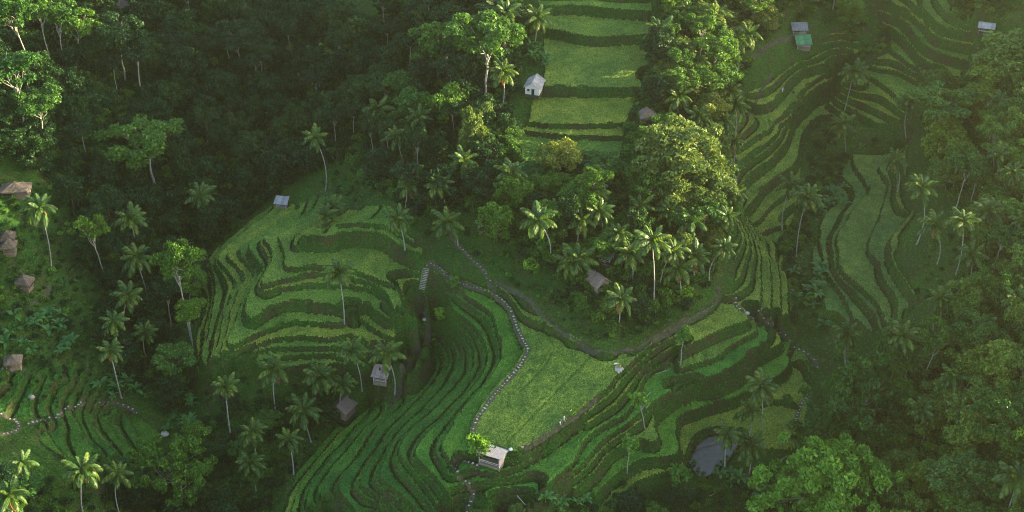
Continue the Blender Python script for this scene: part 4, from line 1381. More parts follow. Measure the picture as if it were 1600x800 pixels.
P_, S_, I_ = [], [], []
for zi, (zone, poly) in enumerate(JUNGLE.items()):
    p = scatter(poly, 2.3, 300 + zi)
    r = np.random.default_rng(zi)
    P_.append(p)
    big = {'left': 1.15, 'centre': 1.1, 'right': 1.1}.get(zone, 0.85)
    S_.append(r.uniform(.6, 1.35, len(p)) * big)
    w = np.array([.28, .12, .28, .12, .02, .13, .05]) if zone in ('left', 'bottom', 'lower_left') else np.array([.12, .3, .12, .28, .06, .08, .04])
    if zone == 'right': w = np.array([.04, .34, .04, .30, .16, .08, .04])  # brighter bush mix here, colour making up for weak haze light
    I_.append(r.choice(7, len(p), p=w))
SHRUB = [([(1300,205),(1390,228),(1335,240),(1300,300),(1268,350),(1252,420),(1290,470),(1285,520),(1240,515),(1228,470),(1236,420),(1212,385),(1245,345),(1255,300),(1262,262),(1270,215)], 2.1, .75),
         ([(-10,290),(130,290),(190,470),(200,560),(150,600),(-10,560)], 2.2, .6),
         ([(-10,540),(140,560),(230,620),(140,632),(60,640),(-10,630)], 2.3, .4),
         ([(720,385),(790,395),(870,460),(900,520),(840,470),(790,440)], 2.1, .5),
         ([(1075,722),(1090,752),(1125,745),(1165,700),(1155,690),(1120,728),(1100,742),(1085,722)], 1.3, .4),
         ([(1440,330),(1500,330),(1480,500),(1430,470)], 3.6, .5),
         ([(1335,95),(1400,80),(1385,40),(1352,60)], 2.2, .7),
         ([(1008,110),(1022,110),(985,205),(972,205)], 2.0, .6),
         ([(795,255),(970,258),(970,275),(790,275)], 2.2, .7),
         ([(655,470),(690,500),(690,560),(640,580),(655,530)], 3.0, .45),
         ([(850,770),(960,765),(1000,740),(985,800),(840,805)], 3.0, .6),
         ([(870,470),(960,490),(1060,480),(1110,455),(1060,500),(1000,530),(930,530),(880,505)], 2.0, .5),
         ([(560,280),(640,300),(700,330),(760,375),(700,372),(645,365),(600,312)], 2.2, .55),
         ([(300,582),(420,598),(520,592),(600,586),(580,620),(430,640),(330,665),(295,610)], 2.5, .55),
         ([(530,255),(600,300),(560,320),(500,290)], 2.6, .5),
         ([(500,615),(600,600),(560,650),(500,700),(450,760),(430,740)], 3.4, .5)]
for si, (poly, sp, sc_) in enumerate(SHRUB):
    p = scatter(poly, sp, 400 + si)
    r = np.random.default_rng(50 + si)
    P_.append(p); S_.append(r.uniform(.6, 1.3, len(p)) * sc_); I_.append(r.choice(7, len(p), p=[.2, .25, .15, .2, .06, .09, .05]))
scatter_object('undergrowth', 'dense low jungle undergrowth of bushes and ferns under the trees', np.concatenate(P_), np.concatenate(S_), np.concatenate(I_), BUSHES, 5)

# grass on banks and slopes
r = np.random.default_rng(77)
gz = (~flat) & cellfine_v & (seen)
j, i = np.nonzero(gz)
pr = r.random(len(j)) < np.where(tsoft[j, i] > .5, 0.30, 0.13)
j, i = j[pr], i[pr]
gp = np.stack([GX[j, i] + r.uniform(-.2, .2, len(j)), GY[j, i] + r.uniform(-.2, .2, len(j)), Z[j, i] - 0.03], 1)
scatter_object('grass', 'long grass on the terrace banks and open slopes', gp, r.uniform(.5, 1.25, len(gp)), r.integers(0, 3, len(gp)), TUFTS, 6)
print('undergrowth', sum(map(len, P_)), 'grass', len(gp), round(time.time() - T0, 1))

# trees on the hills outside the frame, so that the ridge and its shadow line are ragged
P2 = []
r = np.random.default_rng(9)
X_, Y_ = np.meshgrid(np.arange(-420, 420, 8.0), np.arange(110, 760, 8.0))
X_ = (X_ + r.uniform(-3.5, 3.5, X_.shape)).ravel(); Y_ = (Y_ + r.uniform(-3.5, 3.5, Y_.shape)).ravel()
Z_ = height(X_, Y_)
qx, qy = project(X_, Y_, Z_)
out = ((qx < -30) | (qx > 1650) | (qy < -50)) & (np.hypot(X_, Y_) > 150)
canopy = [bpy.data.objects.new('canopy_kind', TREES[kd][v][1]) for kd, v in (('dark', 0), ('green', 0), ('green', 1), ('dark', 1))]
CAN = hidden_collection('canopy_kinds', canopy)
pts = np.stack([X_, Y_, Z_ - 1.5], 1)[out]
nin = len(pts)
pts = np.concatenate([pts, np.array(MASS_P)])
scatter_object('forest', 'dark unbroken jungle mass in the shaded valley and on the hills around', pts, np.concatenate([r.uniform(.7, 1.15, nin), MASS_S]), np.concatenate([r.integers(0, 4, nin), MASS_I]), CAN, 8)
# ------------------------------------------------------------------ paths with stepping stones
def ribbon(name, pts, width, mat, label, lift=0.05):
    w = np.array([ground(*p)[:2] for p in pts])
    w = resample(smooth_line(w, 2), 0.35)
    d = np.gradient(w, axis=0); d /= np.linalg.norm(d, axis=1)[:, None] + 1e-9
    nn = np.stack([-d[:, 1], d[:, 0]], 1)
    r = np.random.default_rng(len(pts))
    wid = width * (0.85 + 0.3 * r.random(len(w)))
    V = []
    for s_ in (-.5, -.25, 0, .25, .5):
        q_ = w + nn * (wid * s_)[:, None]
        zc = height(w[:, 0], w[:, 1])
        zz = 0.5 * height(q_[:, 0], q_[:, 1]) + 0.5 * zc
        zz = np.maximum(zz, height(q_[:, 0], q_[:, 1])) + (lift if abs(s_) < .4 else -0.06)
        V.append(np.column_stack([q_, zz]))
    n = len(w)
    V = np.concatenate(V)
    F = [(a * n + i_, a * n + i_ + 1, (a + 1) * n + i_ + 1, (a + 1) * n + i_) for a in range(4) for i_ in range(n - 1)]
    F = np.array(F)[:, ::-1]
    o = bpy.data.objects.new(name, with_mat(np_mesh(name, V, F, True), mat))
    link(o); tag(o, label, None, None, 'structure')
    return o, w

def slab_mesh(seed):
    r = np.random.default_rng(seed)
    n = 7
    an = np.linspace(0, 2 * PI, n, endpoint=False) + r.uniform(-.25, .25, n)
    rad = r.uniform(.8, 1.1, n)
    ring = np.stack([np.cos(an) * rad * 0.48, np.sin(an) * rad * 0.34], 1)
    V = np.concatenate([np.column_stack([ring, np.full(n, -.12)]), np.column_stack([ring, np.full(n, .05)]), np.column_stack([ring * .86, np.full(n, .085)]), [[0, 0, .09]]])
    F = []
    for i_ in range(n):
        j_ = (i_ + 1) % n
        F += [(i_, j_, n + j_), (i_, n + j_, n + i_), (n + i_, n + j_, 2 * n + j_), (n + i_, 2 * n + j_, 2 * n + i_), (2 * n + i_, 2 * n + j_, 3 * n)]
    return with_mat(np_mesh('stepping_stone', V, np.array(F), False), M['stone'])
SLABS = [slab_mesh(s) for s in range(5)]

def stones(path_obj, w, gap=1.0, sc=1.0, off=0.0, skip=0.05):
    q_ = resample(w, gap)
    d = np.gradient(q_, axis=0)
    for (x, y), dd in zip(q_, d):
        if random.random() < skip: continue
        o = bpy.data.objects.new('stepping_stone', random.choice(SLABS))
        a = math.atan2(dd[1], dd[0])
        x += -math.sin(a) * off + random.uniform(-.08, .08); y += math.cos(a) * off + random.uniform(-.08, .08)
        o.location = (x, y, float(height(x, y)) + 0.11)
        o.rotation_euler = (random.uniform(-.06, .06), random.uniform(-.06, .06), a + PI / 2 + random.uniform(-.25, .25))
        k_ = sc * random.uniform(.42, .75); o.scale = (k_ * random.uniform(.8, 1.2), k_, k_)
        o.location.z -= random.uniform(0, .07)
        link(o, path_obj)

STONE_PATHS = [
 ([(766,440),(765,449),(770,457),(796,479),(804,500),(811,520),(821,538),(826,549),(816,566),(804,583),(786,601),(771,619),(756,639),(746,653),(740,668),(739,676)], 1.5, 1.05, 1.05, 'stepping-stone path along the left edge of the main rice field'),
 ([(667,414),(676,409),(690,422),(697,431),(715,440),(740,451),(758,454)], 1.3, 1.05, 0.95, 'stepping-stone path from the stair top along the upper slope'),
 ([(702,362),(715,384),(730,398),(745,412),(759,425),(761,436)], 1.2, 1.15, 0.8, 'dark stepped path climbing to the forest edge'),
 ([(752,732),(746,727),(735,724),(719,721),(710,727),(713,738),(727,752),(738,765),(742,773),(735,786),(730,804)], 1.4, 1.05, 1.15, 'winding stepping-stone path below the pale hut'),
 ([(-8,644),(10,654),(25,656),(32,671),(16,677),(-8,681)], 1.3, 0.95, 1.2, 'zigzag stone path at the left edge'),
 ([(45,662),(57,658),(75,655),(90,652),(99,646),(103,638),(120,636),(134,630)], 1.3, 0.95, 1.2, 'pale stone path crossing the left slope'),
 ([(155,629),(170,627),(185,631),(203,636),(214,645)], 1.3, 1.1, 1.0, 'row of stones at the top of the furrowed slope'),
 ([(-8,570),(8,578),(22,581),(40,580)], 1.2, 1.0, 1.0, 'short stone path in front of the mossy shelter'),
 ([(1149,468),(1150,480),(1165,488),(1180,500),(1200,508),(1216,520),(1230,531),(1242,545),(1260,552),(1272,560),(1277,574)], 1.3, 1.35, 1.15, 'stone path along the stream side of the front terraces'),
 ([(1264,620),(1253,630),(1247,645),(1243,660)], 1.2, 1.1, 1.0, 'short row of stones beside the flat paddy'),
 ([(1423,628),(1427,650),(1430,680)], 1.1, 1.1, 0.9, 'stone steps half hidden in the right hillside forest'),
 ([(305,701),(320,700),(336,701)], 0.9, 1.0, 0.8, 'tiny row of pale stones in the ravine'),
]
for pts, wd, gap, sc_, lb in STONE_PATHS:
    o, w = ribbon('footpath', pts, wd, M['earth'], lb)
    stones(o, w, gap, sc_)
for pts, wd, lb in [
 ([(996,546),(1020,531),(1060,508),(1100,487),(1117,471),(1122,458),(1117,448)], 1.5, 'dirt road curving round the foot of the knoll'),
 ([(990,547),(965,553),(940,550),(900,533),(872,512),(855,500),(830,472),(800,453),(772,441)], 1.0, 'dark ditch path along the forest foot above the main field'),
 ([(1150,106),(1175,91),(1200,72),(1240,58)], 1.7, 'dirt track at the top leading to the green-roofed shelter'),
 ([(655,462),(658,480),(668,500),(670,520),(664,541),(640,562),(625,590),(622,612),(605,640)], 1.4, 'trodden earth path down the gully head'),
 ([(8,398),(22,418),(44,434)], 1.1, 'dark footpath between the thatched pavilions'),
 ([(0,492),(40,480),(70,468),(78,448)], 1.3, 'worn earth path under the lone thatched pavilion'),
 ([(818,703),(850,684),(880,664),(905,645),(935,620)], 1.1, 'trodden bund along the lower edge of the main field'),
 ([(1165,188),(1178,170),(1190,140),(1205,115)], 1.0, 'narrow path along the top of the right-hand terraces'),
]:
    ribbon('dirt_path', pts, wd, M['earth'], lb)

# ------------------------------------------------------------------ mesh pieces for buildings
def box_mesh(name, sx, sy, sz, mat, bev=0.0):
    x, y, z = sx / 2, sy / 2, sz / 2
    V = [(-x, -y, -z), (x, -y, -z), (x, y, -z), (-x, y, -z), (-x, -y, z), (x, -y, z), (x, y, z), (-x, y, z)]
    F = [(0, 3, 2, 1), (4, 5, 6, 7), (0, 1, 5, 4), (1, 2, 6, 5), (2, 3, 7, 6), (3, 0, 4, 7)]
    return with_mat(np_mesh(name, np.array(V), np.array(F), False), mat)

def part(name, me, parent, loc=(0, 0, 0), rot=(0, 0, 0)):
    o = bpy.data.objects.new(name, me); o.location = loc; o.rotation_euler = rot
    return link(o, parent)

def sheet_mesh(L_, W_, mat, waves=6, amp=0.035):
    """one corrugated sheet, W_ across the waves (x), L_ down the slope (y), 3 cm thick"""
    nx = waves * 4 + 1
    xs = np.linspace(-W_ / 2, W_ / 2, nx)
    zs = amp * np.sin(np.linspace(0, waves * 2 * PI, nx))
    V = [];
    for zoff in (0.03, 0.0):
        for yy in (-L_ / 2, L_ / 2):
            V += [(a, yy, b_ + zoff) for a, b_ in zip(xs, zs)]
    F = []
    for i_ in range(nx - 1):
        F.append((i_, i_ + 1, nx + i_ + 1, nx + i_))
        F.append((2 * nx + i_ + 1, 2 * nx + i_, 3 * nx + i_, 3 * nx + i_ + 1))
        F.append((i_ + 1, i_, 2 * nx + i_, 2 * nx + i_ + 1))
        F.append((nx + i_, nx + i_ + 1, 3 * nx + i_ + 1, 3 * nx + i_))
    return with_mat(np_mesh('roof_sheet', np.array(V), np.array(F), False), mat)

def roof_slope(parent, L_, W_, n, mat, loc, rot, jit=0.02):
    """a roof slope of n sheets laid side by side"""
    e = part('roof', box_mesh('roof', W_ * .96, L_ * .96, 0.05, M['wood']), parent, loc, rot)
    me = sheet_mesh(L_, W_ / n * 1.04, mat, 4)
    for i_ in range(n):
        part('roof_sheet', me, e, (-W_ / 2 + W_ / n * (i_ + .5), random.uniform(-.06, .06), 0.065 + 0.012 * (i_ % 2)), (0, random.uniform(-jit, jit), random.uniform(-jit, jit)))
    return e

def gable_wall(name, W_, hw, hr, mat, th=0.12):
    x = W_ / 2
    P = [(-x, 0), (x, 0), (x, hw), (0, hw + hr), (-x, hw)]
    V = [(a, -th / 2, b_) for a, b_ in P] + [(a, th / 2, b_) for a, b_ in P]
    me = bpy.data.meshes.new(name)
    F = [(0, 1, 2, 3, 4), (9, 8, 7, 6, 5)] + [(i_, i_ + 5, (i_ + 1) % 5 + 5, (i_ + 1) % 5) for i_ in range(5)]
    me.from_pydata(V, [], F); me.update()
    return with_mat(me, mat)

def seat(p, deep=0.0):
    """lift a footing a little above the highest ground under it"""
    return Vector((p.x, p.y, p.z - deep))

def gable_hut(px, L_, W_, hw, hr, rz, wall, roof, label, name='hut', open_sides=False, n=5, over=0.45, cat='hut'):
    g_ = ground(*px)
    e = empty(name, seat(g_), rz); tag(e, label, cat)
    part('floor', box_mesh('floor', W_ + .3, L_ + .3, 1.0, M['earth']), e, (0, 0, -0.38))
    if open_sides:
        for sx in (-1, 1):
            for sy in (-1, 0, 1):
                part('post', box_mesh('post', .14, .14, hw, M['wood']), e, (sx * (W_ / 2 - .1), sy * (L_ / 2 - .1), .12 + hw / 2))
        part('bench', box_mesh('bench', W_ * .7, L_ * .6, .12, M['wood']), e, (0, 0, .6))
        part('rail', box_mesh('rail', .08, L_ - .3, .12, M['pinkwood']), e, (-W_ / 2 + .1, 0, 1.0))
        part('rail', box_mesh('rail', .08, L_ - .3, .12, M['pinkwood']), e, (W_ / 2 - .1, 0, 1.0))
    else:
        part('gable_wall', gable_wall('gable_wall', W_, hw, hr, wall), e, (0, -L_ / 2 + .06, .12))
        part('gable_wall', gable_wall('gable_wall', W_, hw, hr, wall), e, (0, L_ / 2 - .06, .12))
        for sx in (-1, 1):
            part('wall', box_mesh('wall', .12, L_ - .25, hw - .02, wall), e, (sx * (W_ / 2 - .06), 0, .12 + hw / 2))
        d_ = part('door', box_mesh('door', W_ * .2, .06, hw * .78, M['dark']), e, (W_ * .06, -L_ / 2 - .035, .13 + hw * .39))  # flat black panel stands for the dark inside the doorway
        part('door_frame', box_mesh('door_frame', W_ * .26, .05, .12, M['wood']), d_, (0, 0, hw * .39 + .07))
        part('window', box_mesh('window', W_ * .16, .06, hw * .3, M['dark']), e, (-W_ * .26, -L_ / 2 - .035, .13 + hw * .6))  # indoor shade painted as a black panel
    sl = math.hypot(W_ / 2 + over, hr * (1 + over / (W_ / 2)))
    pit = math.atan2(hr, W_ / 2)
    for sx in (-1, 1):
        cx_ = sx * (W_ / 4 + over / 2)
        cz_ = .12 + hw + hr - abs(cx_) * math.tan(pit) + .10
        q_ = roof_slope(e, sl, L_ + 2 * over, n, roof, (cx_, 0, cz_), (0, 0, 0))
        q_.rotation_euler = (Matrix.Rotation(sx * pit, 3, 'Y') @ Matrix.Rotation(PI / 2, 3, 'Z')).to_euler()
    part('ridge_cap', box_mesh('ridge_cap', .35, L_ + 2 * over, .08, roof), e, (0, 0, .12 + hw + hr + .17))
    return e

def lean_shelter(px, L_, W_, hw, tilt, rz, roof, label, name='shelter', n=4, rails=True, cat='shelter', back=None):
    g_ = ground(*px)
    e = empty(name, seat(g_), rz); tag(e, label, cat)
    part('floor', box_mesh('floor', L_, W_, 1.0, M['wood']), e, (0, 0, -0.25))
    for sx in (-1, 1):
        for sy in (-1, 1):
            hh = hw + sy * math.tan(tilt) * W_ / 2
            part('post', box_mesh('post', .13, .13, hh, M['pinkwood']), e, (sx * (L_ / 2 - .12), sy * (W_ / 2 - .12), .25 + hh / 2))
    if rails:
        for zz in (.75, 1.15):
            part('rail', box_mesh('rail', L_ - .2, .07, .10, M['pinkwood']), e, (0, -W_ / 2 + .10, zz))
        part('seat', box_mesh('seat', L_ * .8, .5, .10, M['wood']), e, (0, W_ / 2 - .5, .72))
    if back is not None:
        part('back_wall', box_mesh('back_wall', L_ - .1, .08, hw * .8, back), e, (0, W_ / 2 - .06, .26 + hw * .4))
        part('side_wall', box_mesh('side_wall', .08, W_ - .2, hw * .8, back), e, (L_ / 2 - .06, 0, .26 + hw * .4))
    roof_slope(e, (W_ + .9) / math.cos(tilt), L_ + .9, n, roof, (0, 0, .25 + hw + .10), (tilt, 0, 0))
    return e

def thatch_roof_mesh(L_, W_, h, ridge, mat, seed):
    """a hipped roof of thick shaggy thatch in three courses"""
    r = np.random.default_rng(seed)
    V, F = [], []
    prof_ = [(1.10, -.10), (1.10, .12), (.80, .36), (.83, .30), (.50, .66), (.54, .60), (.0, 1.0)]
    n = 32
    for s_, t_ in prof_:
        for i_ in range(n):
            a = 2 * PI * (i_ + .5) / n
            c_, sn = math.cos(a), math.sin(a)
            m_ = max(abs(c_), abs(sn))
            x = c_ / m_ * s_ * W_ / 2; y = sn / m_ * (s_ * (L_ / 2 - ridge / 2) + ridge / 2 * (1 if abs(sn) >= 0 else 0))
            V.append((x + r.uniform(-.07, .07), y + r.uniform(-.07, .07), t_ * h + r.uniform(-.06, .06)))
    for k_ in range(len(prof_) - 1):
        for i_ in range(n):
            j_ = (i_ + 1) % n
            F.append((k_ * n + i_, k_ * n + j_, (k_ + 1) * n + j_, (k_ + 1) * n + i_))
    return with_mat(np_mesh('thatch_roof', np.array(V), np.array(F), False), mat)

def pavilion(px, L_, W_, hw, h, rz, label, ridge=0.0, mat='thatch', name='thatched_pavilion', seed=1, cat='pavilion', walls=False):
    g_ = ground(*px)
    e = empty(name, seat(g_), rz); tag(e, label, cat)
    part('platform', box_mesh('platform', W_, L_, 1.1, M['wood']), e, (0, 0, -.1))
    for sx in (-1, 1):
        for sy in (-1, 1):
            part('post', box_mesh('post', .16, .16, hw, M['wood']), e, (sx * (W_ / 2 - .15), sy * (L_ / 2 - .15), .45 + hw / 2))
    if walls:
        part('wall', box_mesh('wall', W_ - .35, L_ - .35, hw, M['brownroof']), e, (0, 0, .452 + hw / 2))
    else:
        for sy in (-1, 1):
            part('rail', box_mesh('rail', W_ - .4, .07, .1, M['wood']), e, (0, sy * (L_ / 2 - .15), 1.1))
    rf = part('roof', thatch_roof_mesh(L_ + .8, W_ + .8, h, ridge, M[mat], seed), e, (0, 0, .45 + hw))
    part('ridge_bundle', with_mat(np_mesh('ridge_bundle', *tube(np.array([(0, -max(ridge, .3) / 2, h + .02), (0, max(ridge, .3) / 2, h + .02)]), [.16, .16], 6), False), M[mat]), rf)
    return e

gable_hut((835,142), 5.0, 4.0, 2.2, 1.3, R(-16), M['palewall'], M['tin'], 'white-walled hut with grey corrugated roof beside the ridge paddies', n=6)
lean_shelter((770,722), 5.0, 4.0, 2.4, R(-14), R(-24), M['pinkwood'], 'pale pinkish timber hut with open railed front at the corner of the main field', 'field_hut', 5, True, 'hut', M['pinkwood'])
lean_shelter((441,324), 3.0, 2.3, 2.0, R(14), R(-8), M['tin'], 'small grey tin shelter on posts above the terraced spur')
lean_shelter((597,604), 3.4, 2.9, 2.2, R(16), R(-14), M['rust'], 'small flat rusty tin-roofed shelter between two white palm trunks')
gable_hut((540,645), 6.0, 4.6, 2.6, 1.5, R(-30), M['wood'], M['brownroof'], 'brown-roofed hut half hidden under palm fronds in the gully', n=6)
pavilion((27,306), 3.4, 6.8, 1.8, 2.1, R(6), 'long thatched house on the left slope above the pavilions', 0.0, 'thatch', 'thatched_house', 3, 'house', True)
pavilion((14,382), 2.8, 3.0, 1.7, 2.0, R(12), 'upper of two thatched pavilions standing close together at the left edge', 0.3, 'thatch', 'thatched_pavilion', 5)
pavilion((16,394), 2.8, 3.0, 1.7, 2.0, R(8), 'lower of two thatched pavilions standing close together at the left edge', 0.3, 'thatch', 'thatched_pavilion', 6)
pavilion((41,450), 2.8, 3.1, 1.5, 1.9, R(-14), 'thatched pavilion standing alone on the left grass slope', 0.4, 'thatch', 'thatched_pavilion', 7)
pavilion((23,574), 2.6, 3.2, 1.6, 1.6, R(10), 'small mossy thatched shelter by the stone path at the left edge', 0.5, 'thatch', 'thatched_shelter', 8, 'shelter')
lean_shelter((1248,54), 4.0, 2.6, 2.2, R(18), R(0), M['bluesheet'], 'grey-roofed open stall at the end of the dirt track', 'stall', 4)
lean_shelter((1254,74), 4.0, 2.8, 2.0, R(22), R(4), M['greentarp'], 'green-roofed shelter just below the grey-roofed stall', 'shelter', 4)
gable_hut((1539,54), 4.0, 2.4, 2.1, 0.9, R(72), M['wood'], M['tin'], 'small open shelter with pale gabled roof on the upper right terraces', 'shelter', True, 4, .4, 'shelter')
gable_hut((933,448), 4.6, 3.6, 2.0, 1.6, R(38), M['wood'], M['brownroof'], 'brown tile-roofed house under the trees at the knoll foot', 'house', False, 6, .4, 'house')
lean_shelter((947,410), 3.0, 2.4, 2.2, R(20), R(-30), M['bluesheet'], 'grey-blue sheet roof shelter among the trees above the brown-roofed house')
pavilion((1010,190), 3.2, 3.8, 1.6, 2.0, R(18), 'dark thatched house behind the huge olive tree', 1.2, 'thatch', 'thatched_house', 11, 'house', True)
lean_shelter((754,360), 2.2, 1.6, 1.9, R(15), R(20), M['rust'], 'tiny brown shed on the grass slope above the dark stepped path', 'shed', 3, False, 'shed', M['wood'])
gable_hut((4,44), 6.0, 4.6, 2.2, 1.6, R(30), M['wood'], M['rust'], 'house with sunlit reddish roof cut by the upper left edge', 'house', False, 6, .4, 'house')
gable_hut((200,16), 5.0, 4.2, 2.0, 1.5, R(80), M['wood'], M['brownroof'], 'brown-roofed house among slim trees at the top left', 'house', False, 5, .4, 'house')

# plank stair at the head of the gully
a_, b_ = ground(666,420), ground(659,456)
st = empty('stairway', a_); tag(st, 'straight plank stairway dropping from the upper path to the curved terraces', 'stairs')
for s_ in (-1, 1):
    v = b_ - a_
    part('stringer', with_mat(np_mesh('stringer', *tube(np.array([(s_ * .75, 0, .12), (v.x + s_ * .75, v.y, v.z + .12)]), [.09, .09], 5), False), M['wood']), st)
tread = box_mesh('tread', 1.5, .24, .10, M['stone'])
NT = 13
for i_ in range(NT):
    q_ = (i_ + .5) / NT
    part('tread', tread, st, ((b_.x - a_.x) * q_, (b_.y - a_.y) * q_, (b_.z - a_.z) * q_ + .25), (0, 0, math.atan2(b_.x - a_.x, -(b_.y - a_.y))))

# ------------------------------------------------------------------ people
def skin_body(joints, edges, name, mat):
    """joints: name -> (x, y, z, radius); one continuous skinned body"""
    me = bpy.data.meshes.new(name)
    keys = list(joints)
    me.from_pydata([joints[k_][:3] for k_ in keys], [(keys.index(a), keys.index(b_)) for a, b_ in edges], [])
    o = bpy.data.objects.new(name, me)
    COL.objects.link(o)
    sk = o.modifiers.new('skin', 'SKIN'); sk.use_smooth_shade = True
    for v, k_ in zip(me.skin_vertices[0].data, keys):
        v.radius = (joints[k_][3], joints[k_][3]); v.use_root = (k_ == 'pelvis')
    sub = o.modifiers.new('sub', 'SUBSURF'); sub.levels = 1; sub.render_levels = 1
    dg = bpy.context.evaluated_depsgraph_get()
    out_ = bpy.data.meshes.new_from_object(o.evaluated_get(dg))
    bpy.data.objects.remove(o)
    out_.name = name
    out_.materials.clear(); out_.materials.append(mat)
    return out_

ARM_L = [('chest', 'sh_l'), ('sh_l', 'el_l'), ('el_l', 'wr_l'), ('wr_l', 'ha_l')]
ARM_R = [('chest', 'sh_r'), ('sh_r', 'el_r'), ('el_r', 'wr_r'), ('wr_r', 'ha_r')]
BODY_E = [('pelvis', 'belly'), ('belly', 'chest'), ('chest', 'neck'), ('neck', 'head'), ('head', 'crown')] + ARM_L + ARM_R + [
    ('pelvis', 'hip_l'), ('hip_l', 'kn_l'), ('kn_l', 'an_l'), ('an_l', 'to_l'), ('pelvis', 'hip_r'), ('hip_r', 'kn_r'), ('kn_r', 'an_r'), ('an_r', 'to_r')]
def pose(kind):
    J = {'pelvis': (0, 0, .92, .13), 'belly': (0, 0, 1.08, .125), 'chest': (0, .0, 1.30, .14), 'neck': (0, .01, 1.46, .06), 'head': (0, -.01, 1.58, .095), 'crown': (0, 0, 1.69, .07)}
    J.update({'sh_l': (-.17, 0, 1.38, .065), 'el_l': (-.24, .02, 1.12, .048), 'wr_l': (-.25, -.08, .90, .034), 'ha_l': (-.25, -.11, .82, .036),
              'sh_r': (.17, 0, 1.38, .065), 'el_r': (.24, .02, 1.12, .048), 'wr_r': (.25, -.08, .90, .034), 'ha_r': (.25, -.11, .82, .036)})
    J.update({'hip_l': (-.09, 0, .86, .095), 'kn_l': (-.10, -.03, .48, .065), 'an_l': (-.10, .02, .09, .042), 'to_l': (-.10, -.14, .045, .038),
              'hip_r': (.09, 0, .86, .095), 'kn_r': (.10, -.03, .48, .065), 'an_r': (.10, .02, .09, .042), 'to_r': (.10, -.14, .045, .038)})
    if kind == 'walk':
        J.update({'kn_l': (-.10, -.20, .50, .065), 'an_l': (-.10, -.24, .10, .042), 'to_l': (-.10, -.40, .06, .038),
                  'kn_r': (.10, .08, .48, .065), 'an_r': (.10, .32, .13, .042), 'to_r': (.10, .20, .045, .038),
                  'el_l': (-.24, .14, 1.14, .048), 'wr_l': (-.24, .10, .92, .034), 'ha_l': (-.24, .06, .85, .036),
                  'el_r': (.24, -.06, 1.12, .048), 'wr_r': (.23, -.24, .98, .034), 'ha_r': (.23, -.31, .95, .036)})
    if kind == 'crouch':
        J.update({'pelvis': (0, .10, .42, .13), 'belly': (0, .04, .58, .125), 'chest': (0, -.12, .76, .14), 'neck': (0, -.22, .90, .06), 'head': (0, -.28, 1.00, .095), 'crown': (0, -.27, 1.11, .07),
                  'sh_l': (-.17, -.14, .82, .065), 'el_l': (-.22, -.32, .62, .048), 'wr_l': (-.14, -.48, .48, .034), 'ha_l': (-.12, -.54, .42, .036),
                  'sh_r': (.17, -.14, .82, .065), 'el_r': (.22, -.32, .62, .048), 'wr_r': (.14, -.48, .48, .034), 'ha_r': (.12, -.54, .42, .036),
                  'hip_l': (-.10, .06, .40, .095), 'kn_l': (-.16, -.30, .50, .065), 'an_l': (-.14, -.02, .09, .042), 'to_l': (-.15, -.20, .045, .038),
                  'hip_r': (.10, .06, .40, .095), 'kn_r': (.16, -.30, .50, .065), 'an_r': (.14, -.02, .09, .042), 'to_r': (.15, -.20, .045, .038)})
    return J

def person(p, kind, rz, top, legs, label, sc=1.0, hat=None):
    e = empty('person', p, rz, sc); tag(e, label, 'person', None)
    J = pose(kind)
    b = part('body', skin_body(J, BODY_E, 'body', M['skin']), e)
    def grow(names, extra): return {k_: (*J[k_][:3], J[k_][3] + extra) for k_ in names}
    tn = ['pelvis', 'belly', 'chest', 'sh_l', 'el_l', 'sh_r', 'el_r']
    part('shirt', skin_body(grow(tn, .022), [('pelvis', 'belly'), ('belly', 'chest'), ('chest', 'sh_l'), ('sh_l', 'el_l'), ('chest', 'sh_r'), ('sh_r', 'el_r')], 'shirt', M[top]), e)
    ln = ['pelvis', 'hip_l', 'kn_l', 'an_l', 'hip_r', 'kn_r', 'an_r']
    g2 = grow(ln, .018)
    part('trousers', skin_body(g2, [('pelvis', 'hip_l'), ('hip_l', 'kn_l'), ('kn_l', 'an_l'), ('pelvis', 'hip_r'), ('hip_r', 'kn_r'), ('kn_r', 'an_r')], 'trousers', M[legs]), e)
    h_ = J['head']; c_ = J['crown']
    V, F = tube(np.array([(h_[0], h_[1] + .03, h_[2] - .02), (c_[0], c_[1] + .02, c_[2] - .02), (c_[0], c_[1] + .01, c_[2] + .06)]), [.105, .115, .03], 8)
    part('hair', with_mat(np_mesh('hair', V, F, True), M['hair']), e)
    if hat:
        V, F = tube(np.array([(0, 0, 0), (0, 0, .02), (0, 0, .1), (0, 0, .17)]), [.30, .28, .12, .02], 10)
        part('hat', with_mat(np_mesh('hat', V, F, True), M[hat]), e, (c_[0], c_[1], c_[2] + .01))
    return e

person(ground(875,664), 'walk', R(60), 'navy', 'white', 'person in a dark top walking the field bund, lowest of three')
person(ground(881,659), 'walk', R(70), 'white', 'lilac', 'person in white walking the field bund, middle of three')
person(ground(891.5,648), 'stand', R(40), 'lilac', 'lilac', 'person in pale lilac standing on the field bund, uppermost of three')
person(ground(816,701), 'crouch', R(30), 'red', 'white', 'person in a red top crouching at the field corner near the pale hut')
person(ground(1160,228), 'stand', R(-40), 'white', 'white', 'person in white standing on a right-hand terrace edge by the forest')
person(ground(1222,146), 'stand', R(20), 'lilac', 'white', 'tiny pale figure standing on the upper right-hand terrace')

